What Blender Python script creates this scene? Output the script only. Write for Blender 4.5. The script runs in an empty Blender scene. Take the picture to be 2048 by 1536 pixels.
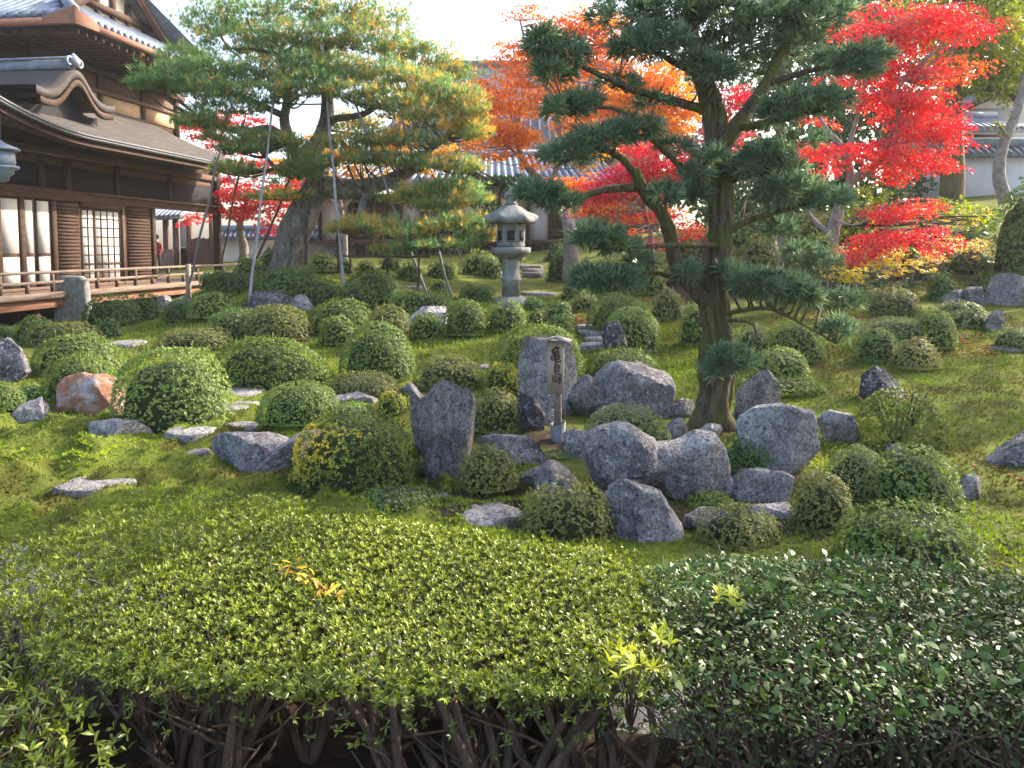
import bpy, math, random
import numpy as np
from mathutils import Vector, Matrix
R = math.radians
rng = np.random.default_rng(11)
random.seed(5)
sc = bpy.context.scene
col = sc.collection
# ------------------------------------------------------------------ camera
F, HOR, PITCH, CZ = 1607.0, 495.0, R(4.0), 2.1
V0 = HOR + F * math.tan(PITCH)
cam = bpy.data.cameras.new('camera'); co = bpy.data.objects.new('camera', cam); col.objects.link(co)
cam.sensor_width = 36; cam.lens = 36 * F / 2048; cam.shift_y = -(768 - V0) / 2048
cam.clip_start = 0.05; cam.clip_end = 3000
co.location = (0, 0, CZ); co.rotation_euler = (R(90) - PITCH, 0, 0)
sc.camera = co
# ------------------------------------------------------------------ sky, sun, exposure
SUN_AZ, SUN_EL = R(58), R(33)          # azimuth from the view direction (+y) towards the right (+x)
w = bpy.data.worlds.new('World'); sc.world = w; w.use_nodes = True
nt = w.node_tree; bg = nt.nodes['Background']
sky = nt.nodes.new('ShaderNodeTexSky'); sky.sky_type = 'NISHITA'; sky.sun_disc = False
sky.sun_elevation = SUN_EL; sky.sun_rotation = SUN_AZ
sky.air_density = 1.0; sky.dust_density = 4.0; sky.ozone_density = 1.0
nt.links.new(sky.outputs[0], bg.inputs[0]); bg.inputs[1].default_value = 0.15
sun = bpy.data.lights.new('sun', 'SUN'); so = bpy.data.objects.new('sun', sun); col.objects.link(so)
sun.energy = 2.8; sun.angle = R(0.6); sun.color = (1.0, 0.90, 0.74)
sd = Vector((math.sin(SUN_AZ) * math.cos(SUN_EL), math.cos(SUN_AZ) * math.cos(SUN_EL), math.sin(SUN_EL)))
so.rotation_euler = sd.to_track_quat('Z', 'Y').to_euler()
sc.view_settings.view_transform = 'Standard'; sc.view_settings.look = 'None'
sc.view_settings.gamma = 1; sc.view_settings.exposure = 2.05
sc.view_settings.use_curve_mapping = False
sc.cycles.max_bounces = 5; sc.cycles.diffuse_bounces = 3; sc.cycles.glossy_bounces = 2
sc.cycles.transmission_bounces = 3; sc.cycles.transparent_max_bounces = 4
sc.cycles.use_denoising = True; sc.cycles.denoiser = 'OPENIMAGEDENOISE'
sc.cycles.sample_clamp_indirect = 6; sc.cycles.use_adaptive_sampling = True; sc.cycles.adaptive_threshold = .015
# ------------------------------------------------------------------ photograph pixel (2048 wide) -> place in the garden
CP, SP = math.cos(PITCH), math.sin(PITCH)
def ray(u, v):
    a, b = (u - 1024) / F, (V0 - v) / F
    return np.array((a, CP + b * SP, -SP + b * CP))
def pt(u, v, y):
    d = ray(u, v); return np.array((0, 0, CZ)) + d * (y / d[1])
# ------------------------------------------------------------------ terrain heights
def _hash(i, j, k, seed):
    h = (i * 374761393 + j * 668265263 + k * 2147483647 + seed * 1274126177) & 0xFFFFFFFF
    h = ((h ^ (h >> 13)) * 1274126177) & 0xFFFFFFFF
    return ((h ^ (h >> 16)) & 0xFFFF) / 65535.0
def vnoise(P, scale=1.0, seed=0):
    """smooth value noise in -1..1 at points P (n,3)"""
    Q = np.asarray(P, float) * scale + 1000.0
    I = np.floor(Q).astype(np.int64); f = Q - I; f = f * f * (3 - 2 * f)
    out = 0
    for a in (0, 1):
        for b in (0, 1):
            for c in (0, 1):
                wgt = (f[:, 0] if a else 1 - f[:, 0]) * (f[:, 1] if b else 1 - f[:, 1]) * (f[:, 2] if c else 1 - f[:, 2])
                out = out + wgt * _hash(I[:, 0] + a, I[:, 1] + b, I[:, 2] + c, seed)
    return out * 2 - 1
def fbm(P, scale=1.0, seed=0, octaves=3):
    out = 0; amp = 1
    for o in range(octaves):
        out = out + amp * vnoise(P, scale * 2 ** o, seed + o * 17); amp *= 0.5
    return out / 1.75
_A = [(-4, 0, 0), (4, 0, 0), (-4, 4, 0), (0, 4, 0), (4, 4, 0), (-8, 3, 0), (9, 3, .0),
      (-25, 40, 1.2), (0, 48, 2.2), (25, 45, 4.5), (-25, 15, .2), (-25, 0, 0), (25, 0, .3), (24, 15, 2.2), (16, 10, .9), (20, 28, 4)]
for u, v, y in [(100, 985, 6.8), (300, 900, 8.2), (0, 870, 8.8), (560, 890, 8.3), (860, 985, 6.9), (1110, 900, 8.0), (1420, 880, 8.5),
                (1600, 1060, 5.9), (1800, 1150, 5.1), (2000, 1100, 5.5), (1950, 950, 7.2), (1800, 850, 8.8), (1950, 780, 10), (1700, 740, 11),
                (1900, 700, 12), (1950, 640, 14), (1700, 640, 14), (1700, 575, 17), (2000, 600, 16), (1950, 500, 19.5), (2000, 430, 23),
                (1950, 392, 28), (1600, 520, 21), (1450, 500, 24), (1750, 470, 22), (755, 768, 12), (900, 700, 13.5), (900, 640, 15.5),
                (1200, 700, 13), (1200, 640, 16), (1020, 612, 17.5), (1050, 545, 26), (1080, 503, 35), (900, 560, 22), (1250, 560, 22),
                (600, 780, 11.5), (300, 700, 14), (100, 700, 14), (60, 650, 18.5), (330, 640, 19), (350, 605, 23), (600, 528, 20),
                (560, 690, 14.5), (700, 620, 17), (640, 560, 18.5), (780, 560, 20.5), (850, 590, 19), (480, 545, 22), (440, 575, 26),
                (520, 525, 32), (350, 545, 34)]:
    _A.append(tuple(pt(u, v, y)))
_A = np.array(_A)
def _tps(r2): return np.where(r2 > 0, 0.5 * r2 * np.log(np.maximum(r2, 1e-12)), 0)
_n = len(_A)
_K = _tps(((_A[:, None, :2] - _A[None, :, :2]) ** 2).sum(-1)) + np.eye(_n) * 0.6
_Pm = np.c_[np.ones(_n), _A[:, :2]]
_sol = np.linalg.solve(np.block([[_K, _Pm], [_Pm.T, np.zeros((3, 3))]]), np.r_[_A[:, 2], np.zeros(3)])
def Hs(x, y):
    x = np.clip(np.atleast_1d(np.asarray(x, float)), -24, 26); y = np.clip(np.atleast_1d(np.asarray(y, float)), 0, 48)
    Q = np.c_[x.ravel(), y.ravel()]
    out = np.empty(len(Q))
    for a in range(0, len(Q), 20000):
        q = Q[a:a + 20000]
        out[a:a + 20000] = _tps(((q[:, None, :] - _A[None, :, :2]) ** 2).sum(-1)) @ _sol[:_n] + _sol[_n] + q @ _sol[_n + 1:]
    return np.clip(out, -0.15, 5.5)
def lumps(x, y):
    """cushions of moss: strongest in the moss bank on the left, gentle elsewhere"""
    P = np.c_[x, y, np.zeros(len(x))]
    m = np.clip((0.8 - x) / 1.5, 0, 1) * np.clip((y - 4.6) / .8, 0, 1) * np.clip((12.5 - y) / 3, 0, 1)
    n = 1 - np.abs(fbm(P, 1.8, 3, 2)) * 2.4
    k = 1 - np.abs(vnoise(P, 4.2, 9)) * 2
    return m * (0.13 * n + 0.055 * k + .03 * vnoise(P, 9, 13)) + 0.018 * fbm(P, 2.2, 21, 2)
def H(x, y):
    x = np.atleast_1d(np.asarray(x, float)); y = np.atleast_1d(np.asarray(y, float))
    return Hs(x, y) + lumps(x, y)
def h1(x, y): return float(H(x, y)[0])
_ys = np.concatenate([np.arange(2, 14, .05), np.arange(14, 60, .1)])
def gnd(u, v):
    """where the sight line through a photograph pixel meets the ground"""
    d = ray(u, v); t = _ys / d[1]; z = CZ + d[2] * t
    below = np.nonzero(z < Hs(d[0] * t, _ys))[0]
    y = _ys[below[0]] if len(below) else 45.0
    p = pt(u, v, y); p[2] = h1(p[0], p[1]); return p
# ------------------------------------------------------------------ mesh helpers
def mesh(name, V, faces, tint=None, smooth=False, sharp=0):
    """faces: an (n,3) / (n,4) array, or a list of such arrays or index tuples"""
    V = np.asarray(V, np.float32).reshape(-1, 3)
    if isinstance(faces, np.ndarray): faces = [faces]
    if len(faces) and not isinstance(faces[0], np.ndarray):
        by = {}
        for f in faces: by.setdefault(len(f), []).append(f)
        faces = [np.array(b) for b in by.values()]
    me = bpy.data.meshes.new(name)
    me.vertices.add(len(V)); me.vertices.foreach_set('co', V.ravel())
    li = np.concatenate([f.ravel() for f in faces]).astype(np.int32)
    tot = np.concatenate([np.full(len(f), f.shape[1], np.int32) for f in faces])
    me.loops.add(len(li)); me.loops.foreach_set('vertex_index', li)
    me.polygons.add(len(tot)); st = np.zeros(len(tot), np.int32); st[1:] = np.cumsum(tot)[:-1]
    me.polygons.foreach_set('loop_start', st)
    if smooth: me.polygons.foreach_set('use_smooth', np.ones(len(tot), bool))
    if tint is not None:
        a = me.attributes.new('tint', 'FLOAT', 'POINT'); a.data.foreach_set('value', np.asarray(tint, np.float32))
    me.update(calc_edges=True)
    if sharp: me.set_sharp_from_angle(angle=R(sharp))
    return me
def put(name, me, mat=None, parent=None, kind=None, label=None, world=True):
    """link one mesh object; its vertices are in world space unless world=False, then in the parent's space"""
    o = bpy.data.objects.new(name, me); col.objects.link(o)
    if mat is not None and not me.materials: me.materials.append(mat)
    if parent is not None:
        o.parent = parent
        if world:
            n = len(me.vertices); c = np.empty(n * 3, np.float32); me.vertices.foreach_get('co', c)
            c = c.reshape(-1, 3) - np.array(parent['_o'], np.float32); me.vertices.foreach_set('co', c.ravel())
    if kind: o['kind'] = kind
    if label: o['label'] = label
    return o
_roots = []
def thing(name, label, cat, loc=(0, 0, 0), rotz=0.0, group=None):
    o = bpy.data.objects.new(name, None); col.objects.link(o); o.empty_display_size = .1
    o.location = tuple(float(c) for c in loc); o.rotation_euler = (0, 0, rotz)
    o['label'] = label; o['category'] = cat; o['_o'] = [float(c) for c in loc]
    if group: o['group'] = group
    _roots.append(o); return o
def single(name, me, mat, label, cat, loc=None, group=None, smooth=False):
    """a thing that is one mesh (vertices in world space; the origin moves to loc)"""
    n = len(me.vertices); c = np.empty(n * 3, np.float32); me.vertices.foreach_get('co', c); c = c.reshape(-1, 3)
    if loc is None: loc = (c[:, 0].mean(), c[:, 1].mean(), c[:, 2].min())
    loc = np.array(loc, np.float32); c = c - loc; me.vertices.foreach_set('co', c.ravel())
    o = put(name, me, mat); o.location = tuple(float(q) for q in loc)
    o['label'] = label; o['category'] = cat
    if group: o['group'] = group
    return o
BOXF = np.array([(0, 3, 2, 1), (4, 5, 6, 7), (0, 1, 5, 4), (1, 2, 6, 5), (2, 3, 7, 6), (3, 0, 4, 7)])
def boxv(x0, x1, y0, y1, z0, z1):
    return np.array([(x0, y0, z0), (x1, y0, z0), (x1, y1, z0), (x0, y1, z0), (x0, y0, z1), (x1, y0, z1), (x1, y1, z1), (x0, y1, z1)], float)
def box(name, parent, mat, x0, x1, y0, y1, z0, z1, b=0.0, label=None):
    """a box in the parent's own space, with chamfered long edges when b > 0"""
    if b <= 0: return put(name, mesh(name, boxv(x0, x1, y0, y1, z0, z1), BOXF), mat, parent, world=False, label=label)
    d = (x1 - x0, y1 - y0, z1 - z0); ax = int(np.argmax(d)); o1, o2 = [(1, 2), (2, 0), (0, 1)][ax]
    lo = (x0, y0, z0); hi = (x1, y1, z1); V = []
    for e in (lo[ax], hi[ax]):
        for p, q in ((b, 0), (d[o1] - b, 0), (d[o1], b), (d[o1], d[o2] - b), (d[o1] - b, d[o2]), (b, d[o2]), (0, d[o2] - b), (0, b)):
            v = [0, 0, 0]; v[ax] = e; v[o1] = lo[o1] + p; v[o2] = lo[o2] + q; V.append(v)
    Fs = [tuple(range(7, -1, -1)), tuple(range(8, 16))] + [(k, (k + 1) % 8, 8 + (k + 1) % 8, 8 + k) for k in range(8)]
    return put(name, mesh(name, V, Fs), mat, parent, world=False, label=label)
def catmull(P, n=5):
    P = np.asarray(P, float)
    if len(P) < 3: 
        t = np.linspace(0, 1, n + 1)[:, None]; return P[0] * (1 - t) + P[-1] * t
    Q = np.vstack([2 * P[0] - P[1], P, 2 * P[-1] - P[-2]]); out = []
    for i in range(1, len(Q) - 2):
        for t in np.linspace(0, 1, n, endpoint=False):
            a, b, c, d = Q[i - 1], Q[i], Q[i + 1], Q[i + 2]
            out.append(.5 * (2 * b + (c - a) * t + (2 * a - 5 * b + 4 * c - d) * t * t + (3 * b - a - 3 * c + d) * t ** 3))
    out.append(P[-1]); return np.array(out)
def tubev(P, rad, seg=8, rough=0.0, seed=0, cap=True, ridge=0.0):
    P = np.asarray(P, float); n = len(P); rad = np.broadcast_to(np.asarray(rad, float), (n,))
    T = np.gradient(P, axis=0); T /= np.linalg.norm(T, axis=1)[:, None] + 1e-12
    a = np.array((0, 0, 1.)) if abs(T[0][2]) < .9 else np.array((1., 0, 0)); N = np.empty_like(P)
    N[0] = np.cross(T[0], a); N[0] /= np.linalg.norm(N[0])
    for i in range(1, n):
        q = N[i - 1] - T[i] * np.dot(N[i - 1], T[i]); N[i] = q / (np.linalg.norm(q) + 1e-12)
    B = np.cross(T, N); th = np.linspace(0, 2 * np.pi, seg, endpoint=False)
    off = N[:, None, :] * np.cos(th)[None, :, None] + B[:, None, :] * np.sin(th)[None, :, None]
    V = P[:, None, :] + off * rad[:, None, None]
    if rough:
        nz = fbm(V.reshape(-1, 3), 0.9 / max(rad.mean(), .01), seed, 2).reshape(n, seg)
        V = V + off * (nz * rough * rad[:, None])[:, :, None]
    if ridge:
        wob = vnoise(P, 3.0, seed + 4)[:, None] * 1.2; rg = np.abs(np.sin(th[None, :] * 4.5 + wob + 1.3 * vnoise(V.reshape(-1, 3), 5, seed + 2).reshape(n, seg)))
        V = V - off * ((1 - rg) ** 2 * ridge * rad[:, None])[:, :, None]
    V = V.reshape(-1, 3); i = np.arange(n - 1)[:, None] * seg; j = np.arange(seg)[None, :]; k = (j + 1) % seg
    Fq = np.stack([i + j, i + k, i + seg + k, i + seg + j], -1).reshape(-1, 4)
    if cap:
        V = np.vstack([V, P[0], P[-1]]); c0 = n * seg
        t0 = np.c_[np.full(seg, c0), (np.arange(seg) + 1) % seg, np.arange(seg), np.arange(seg)]
        b = (n - 1) * seg
        t1 = np.c_[np.full(seg, c0 + 1), b + np.arange(seg), b + (np.arange(seg) + 1) % seg, b + (np.arange(seg) + 1) % seg]
        return V, [Fq, t0[:, :3], t1[:, :3]]
    return V, [Fq]
def join(parts):
    Vs, Fs, off = [], [], 0
    for V, fl in parts:
        Vs.append(V); Fs += [f + off for f in fl]; off += len(V)
    return np.vstack(Vs), Fs
def tube(name, P, rad, mat, parent=None, seg=8, rough=0.0, n=5, seed=0, **k):
    P = np.asarray(P, float); rad = np.asarray(rad, float)
    if len(P) > 2:
        Q = catmull(P, n)
        if rad.ndim: rad = np.interp(np.linspace(0, 1, len(Q)), np.linspace(0, 1, len(rad)), rad)
    else:
        Q = P if n < 2 else P[0] + (P[1] - P[0]) * np.linspace(0, 1, n)[:, None]
        if rad.ndim: rad = np.linspace(rad[0], rad[-1], len(Q))
    V, Fs = tubev(Q, rad, seg, rough, seed)
    me = mesh(name, V, Fs, smooth=True)
    return put(name, me, mat, parent, **k) if parent is not None else me
def lathe(prof, seg=24, rot=0.0):
    prof = np.asarray(prof, float); th = np.linspace(0, 2 * np.pi, seg, endpoint=False) + rot; n = len(prof)
    V = np.stack([prof[:, 0, None] * np.cos(th), prof[:, 0, None] * np.sin(th), np.repeat(prof[:, 1, None], seg, 1)], -1).reshape(-1, 3)
    i = np.arange(n - 1)[:, None] * seg; j = np.arange(seg)[None, :]; k = (j + 1) % seg
    Fq = np.stack([i + j, i + k, i + seg + k, i + seg + j], -1).reshape(-1, 4)
    return V, [Fq, np.arange(seg)[::-1][None, :], ((n - 1) * seg + np.arange(seg))[None, :]]
# leaf templates: x across (in widths), y along (0..1), z off the plane; triangles
LEAF2 = (np.array([(0, 0, 0), (.5, .5, .07), (0, 1, -.03), (-.5, .5, .07)]), np.array([(0, 1, 2), (0, 2, 3)]))
LEAF4 = (np.array([(0, 0, 0), (.38, .3, .05), (.5, .62, .04), (0, 1, -.08), (-.5, .62, .04), (-.38, .3, .05), (0, .5, 0)]),
         np.array([(0, 1, 6), (1, 2, 6), (2, 3, 6), (3, 4, 6), (4, 5, 6), (5, 0, 6)]))
LEAF3 = (np.array([(0, 0, 0), (.40, .36, .06), (.42, .70, .04), (0, 1, -.08), (-.42, .70, .04), (-.40, .36, .06)]), np.array([(0, 1, 5), (1, 2, 4), (1, 4, 5), (2, 3, 4)]))
NEEDLE = (np.array([(-.5, 0, 0), (.5, 0, 0), (0, 1, 0)]), np.array([(0, 1, 2)]))
BLADE = (np.array([(-.35, 0, 0), (.35, 0, 0), (.5, .6, .02), (-.5, .6, .02), (0, 1, -.05)]), np.array([(0, 1, 2), (0, 2, 3), (3, 2, 4)]))
_s = []
for _k in range(7):
    _a = R(-132 + 44 * _k); _l = (1, .8, .95, 1, .95, .8, .6)[_k] * (.55 if _k in (0, 6) else 1)
    _s.append((math.sin(_a) * _l, .35 + math.cos(_a) * _l * .65, 0))
    if _k < 6: _b = R(-110 + 44 * _k); _s.append((math.sin(_b) * .33, .35 + math.cos(_b) * .25, .03))
MAPLE = (np.array([(0, .3, 0)] + _s), np.array([(0, k + 1, k + 2) for k in range(len(_s) - 1)]))
def unit(A): return A / (np.linalg.norm(A, axis=-1, keepdims=True) + 1e-9)
def rand_dirs(n, r=rng): return unit(r.normal(size=(n, 3)))
def leaves(P, D, N, L, Wd, tmpl, tint):
    """one leaf per row of P, along D, facing N, length L, width Wd; returns V, tris, tint per vertex"""
    D = unit(D); N = N - D * (N * D).sum(-1, keepdims=True); N = unit(N); S = np.cross(D, N)
    T, Fc = tmpl; n, k = len(P), len(T)
    L = np.broadcast_to(L, (n,)); Wd = np.broadcast_to(Wd, (n,))
    V = P[:, None, :] + S[:, None, :] * (T[None, :, 0, None] * Wd[:, None, None]) + D[:, None, :] * (T[None, :, 1, None] * L[:, None, None]) + N[:, None, :] * (T[None, :, 2, None] * L[:, None, None])
    Fa = (np.arange(n)[:, None, None] * k + Fc[None]).reshape(-1, Fc.shape[1])
    return V.reshape(-1, 3), Fa, np.repeat(np.broadcast_to(tint, (n,)), k)
def tufts(P, N, L, wratio, k, tmpl, tint, amin=20, amax=78, lj=.3, tj=.08, r=rng):
    """rosettes of k leaves at P opening round N"""
    n = len(P); N = unit(N); P2 = np.repeat(P, k, 0); N2 = np.repeat(N, k, 0)
    L2 = np.repeat(np.broadcast_to(L, (n,)), k) * r.uniform(1 - lj, 1 + lj, n * k)
    a = np.radians(r.uniform(amin, amax, n * k)); q = rand_dirs(n * k, r); q = unit(q - N2 * (q * N2).sum(-1, keepdims=True))
    D = N2 * np.cos(a)[:, None] + q * np.sin(a)[:, None]
    t = np.clip(np.repeat(np.broadcast_to(tint, (n,)), k) + r.normal(0, tj, n * k), 0, 1)
    return leaves(P2, D, N2 + rand_dirs(n * k, r) * .25, L2, L2 * wratio, tmpl, t)
def foliage(name, chunks, mat, parent, **k):
    Vs, Fs, Ts, off = [], [], [], 0
    for V, Fa, t in chunks:
        Vs.append(V); Fs.append(Fa + off); Ts.append(t); off += len(V)
    return put(name, mesh(name, np.vstack(Vs), Fs, np.concatenate(Ts)), mat, parent, kind='stuff', **k)
# ------------------------------------------------------------------ materials
def newmat(name):
    m = bpy.data.materials.new(name); m.use_nodes = True; return m, m.node_tree, m.node_tree.nodes['Principled BSDF'], m.node_tree.nodes['Material Output']
def ramp(t, stops):
    r = t.nodes.new('ShaderNodeValToRGB'); e = r.color_ramp.elements
    while len(e) < len(stops): e.new(.5)
    for k, (p, c) in enumerate(stops): e[k].position = p; e[k].color = (*c, 1)
    return r
def leafmat(name, stops, rough=.5, trans=.25, tcol=None, spec=.35):
    m, t, b, out = newmat(name)
    a = t.nodes.new('ShaderNodeAttribute'); a.attribute_name = 'tint'
    r = ramp(t, stops); t.links.new(a.outputs['Fac'], r.inputs[0])
    t.links.new(r.outputs[0], b.inputs['Base Color']); b.inputs['Roughness'].default_value = rough
    b.inputs['Specular IOR Level'].default_value = spec
    tr = t.nodes.new('ShaderNodeBsdfTranslucent'); mx = t.nodes.new('ShaderNodeMixShader'); mx.inputs[0].default_value = trans
    hs = t.nodes.new('ShaderNodeHueSaturation'); hs.inputs['Saturation'].default_value = 1.15; hs.inputs['Value'].default_value = 1.5
    t.links.new(r.outputs[0], hs.inputs['Color']); t.links.new(hs.outputs[0], tr.inputs[0])
    t.links.new(b.outputs[0], mx.inputs[1]); t.links.new(tr.outputs[0], mx.inputs[2]); t.links.new(mx.outputs[0], out.inputs[0])
    return m
def noisemat(name, stops, scale=5, detail=8, rough=.85, bump=.3, bscale=None, bdist=.02, stretch=(1, 1, 1), spec=.25, spots=None, coords='Object'):
    m, t, b, out = newmat(name); L = t.links
    tc = t.nodes.new('ShaderNodeTexCoord'); mp = t.nodes.new('ShaderNodeMapping'); mp.inputs['Scale'].default_value = stretch
    oi = t.nodes.new('ShaderNodeObjectInfo'); sh = t.nodes.new('ShaderNodeVectorMath'); sh.operation = 'SCALE'
    cx = t.nodes.new('ShaderNodeCombineXYZ')
    for k in range(3): L.new(oi.outputs['Random'], cx.inputs[k])
    L.new(cx.outputs[0], sh.inputs[0]); sh.inputs['Scale'].default_value = 37
    ad = t.nodes.new('ShaderNodeVectorMath'); L.new(tc.outputs[coords], ad.inputs[0]); L.new(sh.outputs[0], ad.inputs[1])
    L.new(ad.outputs[0], mp.inputs[0])
    n = t.nodes.new('ShaderNodeTexNoise'); n.inputs['Scale'].default_value = scale; n.inputs['Detail'].default_value = detail; n.inputs['Roughness'].default_value = .65
    L.new(mp.outputs[0], n.inputs[0]); r = ramp(t, stops); L.new(n.outputs[0], r.inputs[0]); c = r.outputs[0]
    if spots:
        for (sc_, lo, hi, colr, amt) in spots:
            n2 = t.nodes.new('ShaderNodeTexNoise'); n2.inputs['Scale'].default_value = sc_; n2.inputs['Detail'].default_value = 6; n2.inputs['Roughness'].default_value = .7
            L.new(ad.outputs[0], n2.inputs[0]); r2 = ramp(t, [(lo, (0, 0, 0)), (hi, (amt, amt, amt))]); L.new(n2.outputs[0], r2.inputs[0])
            mx = t.nodes.new('ShaderNodeMixRGB'); mx.inputs[2].default_value = (*colr, 1); L.new(r2.outputs[0], mx.inputs[0]); L.new(c, mx.inputs[1]); c = mx.outputs[0]
    L.new(c, b.inputs['Base Color']); b.inputs['Roughness'].default_value = rough; b.inputs['Specular IOR Level'].default_value = spec
    n3 = t.nodes.new('ShaderNodeTexNoise'); n3.inputs['Scale'].default_value = bscale or scale * 3; n3.inputs['Detail'].default_value = 8; n3.inputs['Roughness'].default_value = .7
    L.new(mp.outputs[0], n3.inputs[0]); bp = t.nodes.new('ShaderNodeBump'); bp.inputs['Strength'].default_value = bump; bp.inputs['Distance'].default_value = bdist
    L.new(n3.outputs[0], bp.inputs['Height']); L.new(bp.outputs[0], b.inputs['Normal'])
    m['_c'] = 1; return m
# ------------------------------------------------------------------ material palette
M = {}
M['wood'] = noisemat('weathered_wood', [(.3, (.06, .038, .028)), (.55, (.125, .080, .058)), (.75, (.20, .135, .10))], 6, stretch=(6, .5, 6), bump=.3)
M['rail'] = noisemat('silvered_wood', [(.3, (.115, .08, .064)), (.55, (.205, .15, .12)), (.75, (.31, .235, .19))], 5, stretch=(5, .5, 5), bump=.3)
M['dark'] = noisemat('dark_timber', [(.3, (.030, .016, .011)), (.6, (.075, .042, .028)), (.8, (.12, .07, .045))], 5, stretch=(4, .6, 4), bump=.3)
M['red_wood'] = noisemat('reddish_fascia', [(.3, (.18, .08, .055)), (.6, (.31, .15, .10)), (.8, (.40, .21, .15))], 4, stretch=(3, .5, 3), bump=.15)
M['black'] = noisemat('black_boards', [(.3, (.012, .012, .016)), (.7, (.03, .028, .034))], 4, stretch=(14, 14, .6), bump=.2)
M['plaster'] = noisemat('cream_plaster', [(.3, (.52, .46, .38)), (.7, (.66, .60, .50))], 3, bump=.06, rough=.9)
M['tan_board'] = noisemat('tan_boards', [(.3, (.34, .23, .13)), (.7, (.50, .36, .22))], 2, stretch=(1, 3, 8), bump=.1)
M['paper'] = noisemat('shoji_paper', [(.3, (.40, .395, .39)), (.7, (.48, .475, .46))], 2, bump=.02, rough=.95)
M['white'] = noisemat('white_plaster', [(.3, (.62, .61, .64)), (.7, (.76, .75, .76))], 1.5, bump=.05, rough=.9, spots=[(.8, .55, .8, (.5, .47, .44), .5)])
M['bark_roof'] = noisemat('bark_shingle', [(.3, (.032, .027, .027)), (.5, (.070, .058, .055)), (.75, (.13, .11, .103))], 3, stretch=(16, .7, 16), bscale=30, bump=.6, spots=[(1.5, .5, .7, (.12, .13, .08), .5)])
M['tile'] = noisemat('grey_roof_tile', [(.3, (.10, .125, .165)), (.55, (.17, .205, .255)), (.8, (.26, .30, .35))], 4, rough=.5, bump=.1, spec=.5)
M['tile_far'] = noisemat('far_roof_tile', [(.3, (.09, .095, .11)), (.7, (.16, .165, .18))], .6, rough=.6, bump=.3, bscale=6, stretch=(3, .4, 3))
M['stone'] = noisemat('lantern_stone', [(.3, (.10, .10, .098)), (.5, (.19, .19, .185)), (.75, (.30, .295, .285))], 7, bscale=45, bump=.5, spots=[(5, .52, .7, (.12, .14, .09), .7), (14, .6, .75, (.55, .55, .52), .6)])
def rockmat(name, a, b, c, lichen=.7, moss=.5, stretch=(1, 1, 1)):
    m = noisemat(name, [(.30, a), (.5, b), (.68, c)], 2.4, 12, bscale=11, bump=1.0, bdist=.09, stretch=stretch, rough=.92, spec=.15,
                 spots=[(1.3, .50, .60, tuple(q * .5 for q in a), .5), (7, .54, .62, (.50, .50, .485), lichen * .55), (19, .56, .62, (.58, .57, .55), lichen), (13, .54, .62, (.05, .047, .054), .55), (2.6, .58, .66, (.07, .095, .028), moss), (46, .50, .60, (.05, .046, .05), .75), (70, .58, .64, (.62, .61, .59), .7)])
    t = m.node_tree; L = t.links; mp = [n for n in t.nodes if n.bl_idname == 'ShaderNodeMapping'][0]; bp = [n for n in t.nodes if n.bl_idname == 'ShaderNodeBump'][0]
    vo = t.nodes.new('ShaderNodeTexVoronoi'); vo.feature = 'DISTANCE_TO_EDGE'; vo.inputs['Scale'].default_value = 3.3; dn = t.nodes.new('ShaderNodeTexNoise'); dn.inputs['Scale'].default_value = 3; dn.inputs['Detail'].default_value = 6
    L.new(mp.outputs[0], dn.inputs[0]); ad = t.nodes.new('ShaderNodeVectorMath'); ad.operation = 'ADD'; L.new(mp.outputs[0], ad.inputs[0]); L.new(dn.outputs['Color'], ad.inputs[1]); L.new(ad.outputs[0], vo.inputs['Vector'])
    r = ramp(t, [(0, (0, 0, 0)), (.05, (1, 1, 1))]); L.new(vo.outputs['Distance'], r.inputs[0]); b2 = t.nodes.new('ShaderNodeBump'); b2.inputs['Strength'].default_value = .7; b2.inputs['Distance'].default_value = .03
    L.new(r.outputs[0], b2.inputs['Height']); L.new(b2.outputs[0], bp.inputs['Normal'])
    return m
M['rock'] = rockmat('grey_rock', (.15, .133, .135), (.33, .30, .308), (.50, .465, .472))
M['rock_pale'] = rockmat('pale_rock', (.19, .172, .172), (.385, .355, .355), (.55, .515, .512), .65, .5)
M['rock_dark'] = rockmat('dark_rock', (.045, .04, .05), (.11, .10, .115), (.24, .23, .25), .9, .3)
M['rock_streak'] = rockmat('streaked_rock', (.145, .128, .126), (.32, .29, .288), (.49, .455, .445), .6, .35, (4.5, 4.5, .9))
M['rock_rust'] = noisemat('rusty_rock', [(.3, (.12, .10, .10)), (.5, (.27, .25, .26)), (.75, (.42, .41, .42))], 4, bump=.7, bdist=.05, bscale=12, spots=[(2.6, .38, .50, (.22, .085, .03), .85), (9, .56, .7, (.5, .5, .5), .6)])
M['slab'] = rockmat('stepping_stone', (.18, .165, .155), (.32, .295, .285), (.46, .43, .415), .5, .15)
M['bark_pine'] = noisemat('pine_bark', [(.3, (.07, .055, .045)), (.5, (.17, .145, .125)), (.75, (.32, .28, .25))], 6, bscale=14, bump=1.0, bdist=.05, stretch=(1.6, 1.6, .6), spots=[(3, .52, .7, (.40, .39, .37), .7), (2, .55, .7, (.07, .10, .03), .6)])
M['bark_moss'] = noisemat('mossy_bark', [(.3, (.045, .03, .022)), (.5, (.15, .105, .075)), (.75, (.29, .21, .16))], 7, bscale=13, bump=1.0, bdist=.09, stretch=(2, 2, .4), spots=[(3.2, .45, .55, (.13, .14, .028), .8), (8, .55, .7, (.16, .15, .03), .6)])
M['bark_maple'] = noisemat('grey_maple_bark', [(.3, (.14, .12, .11)), (.6, (.30, .27, .25)), (.8, (.44, .41, .38))], 6, bump=.5, spots=[(4, .55, .7, (.10, .12, .06), .6)])
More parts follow.
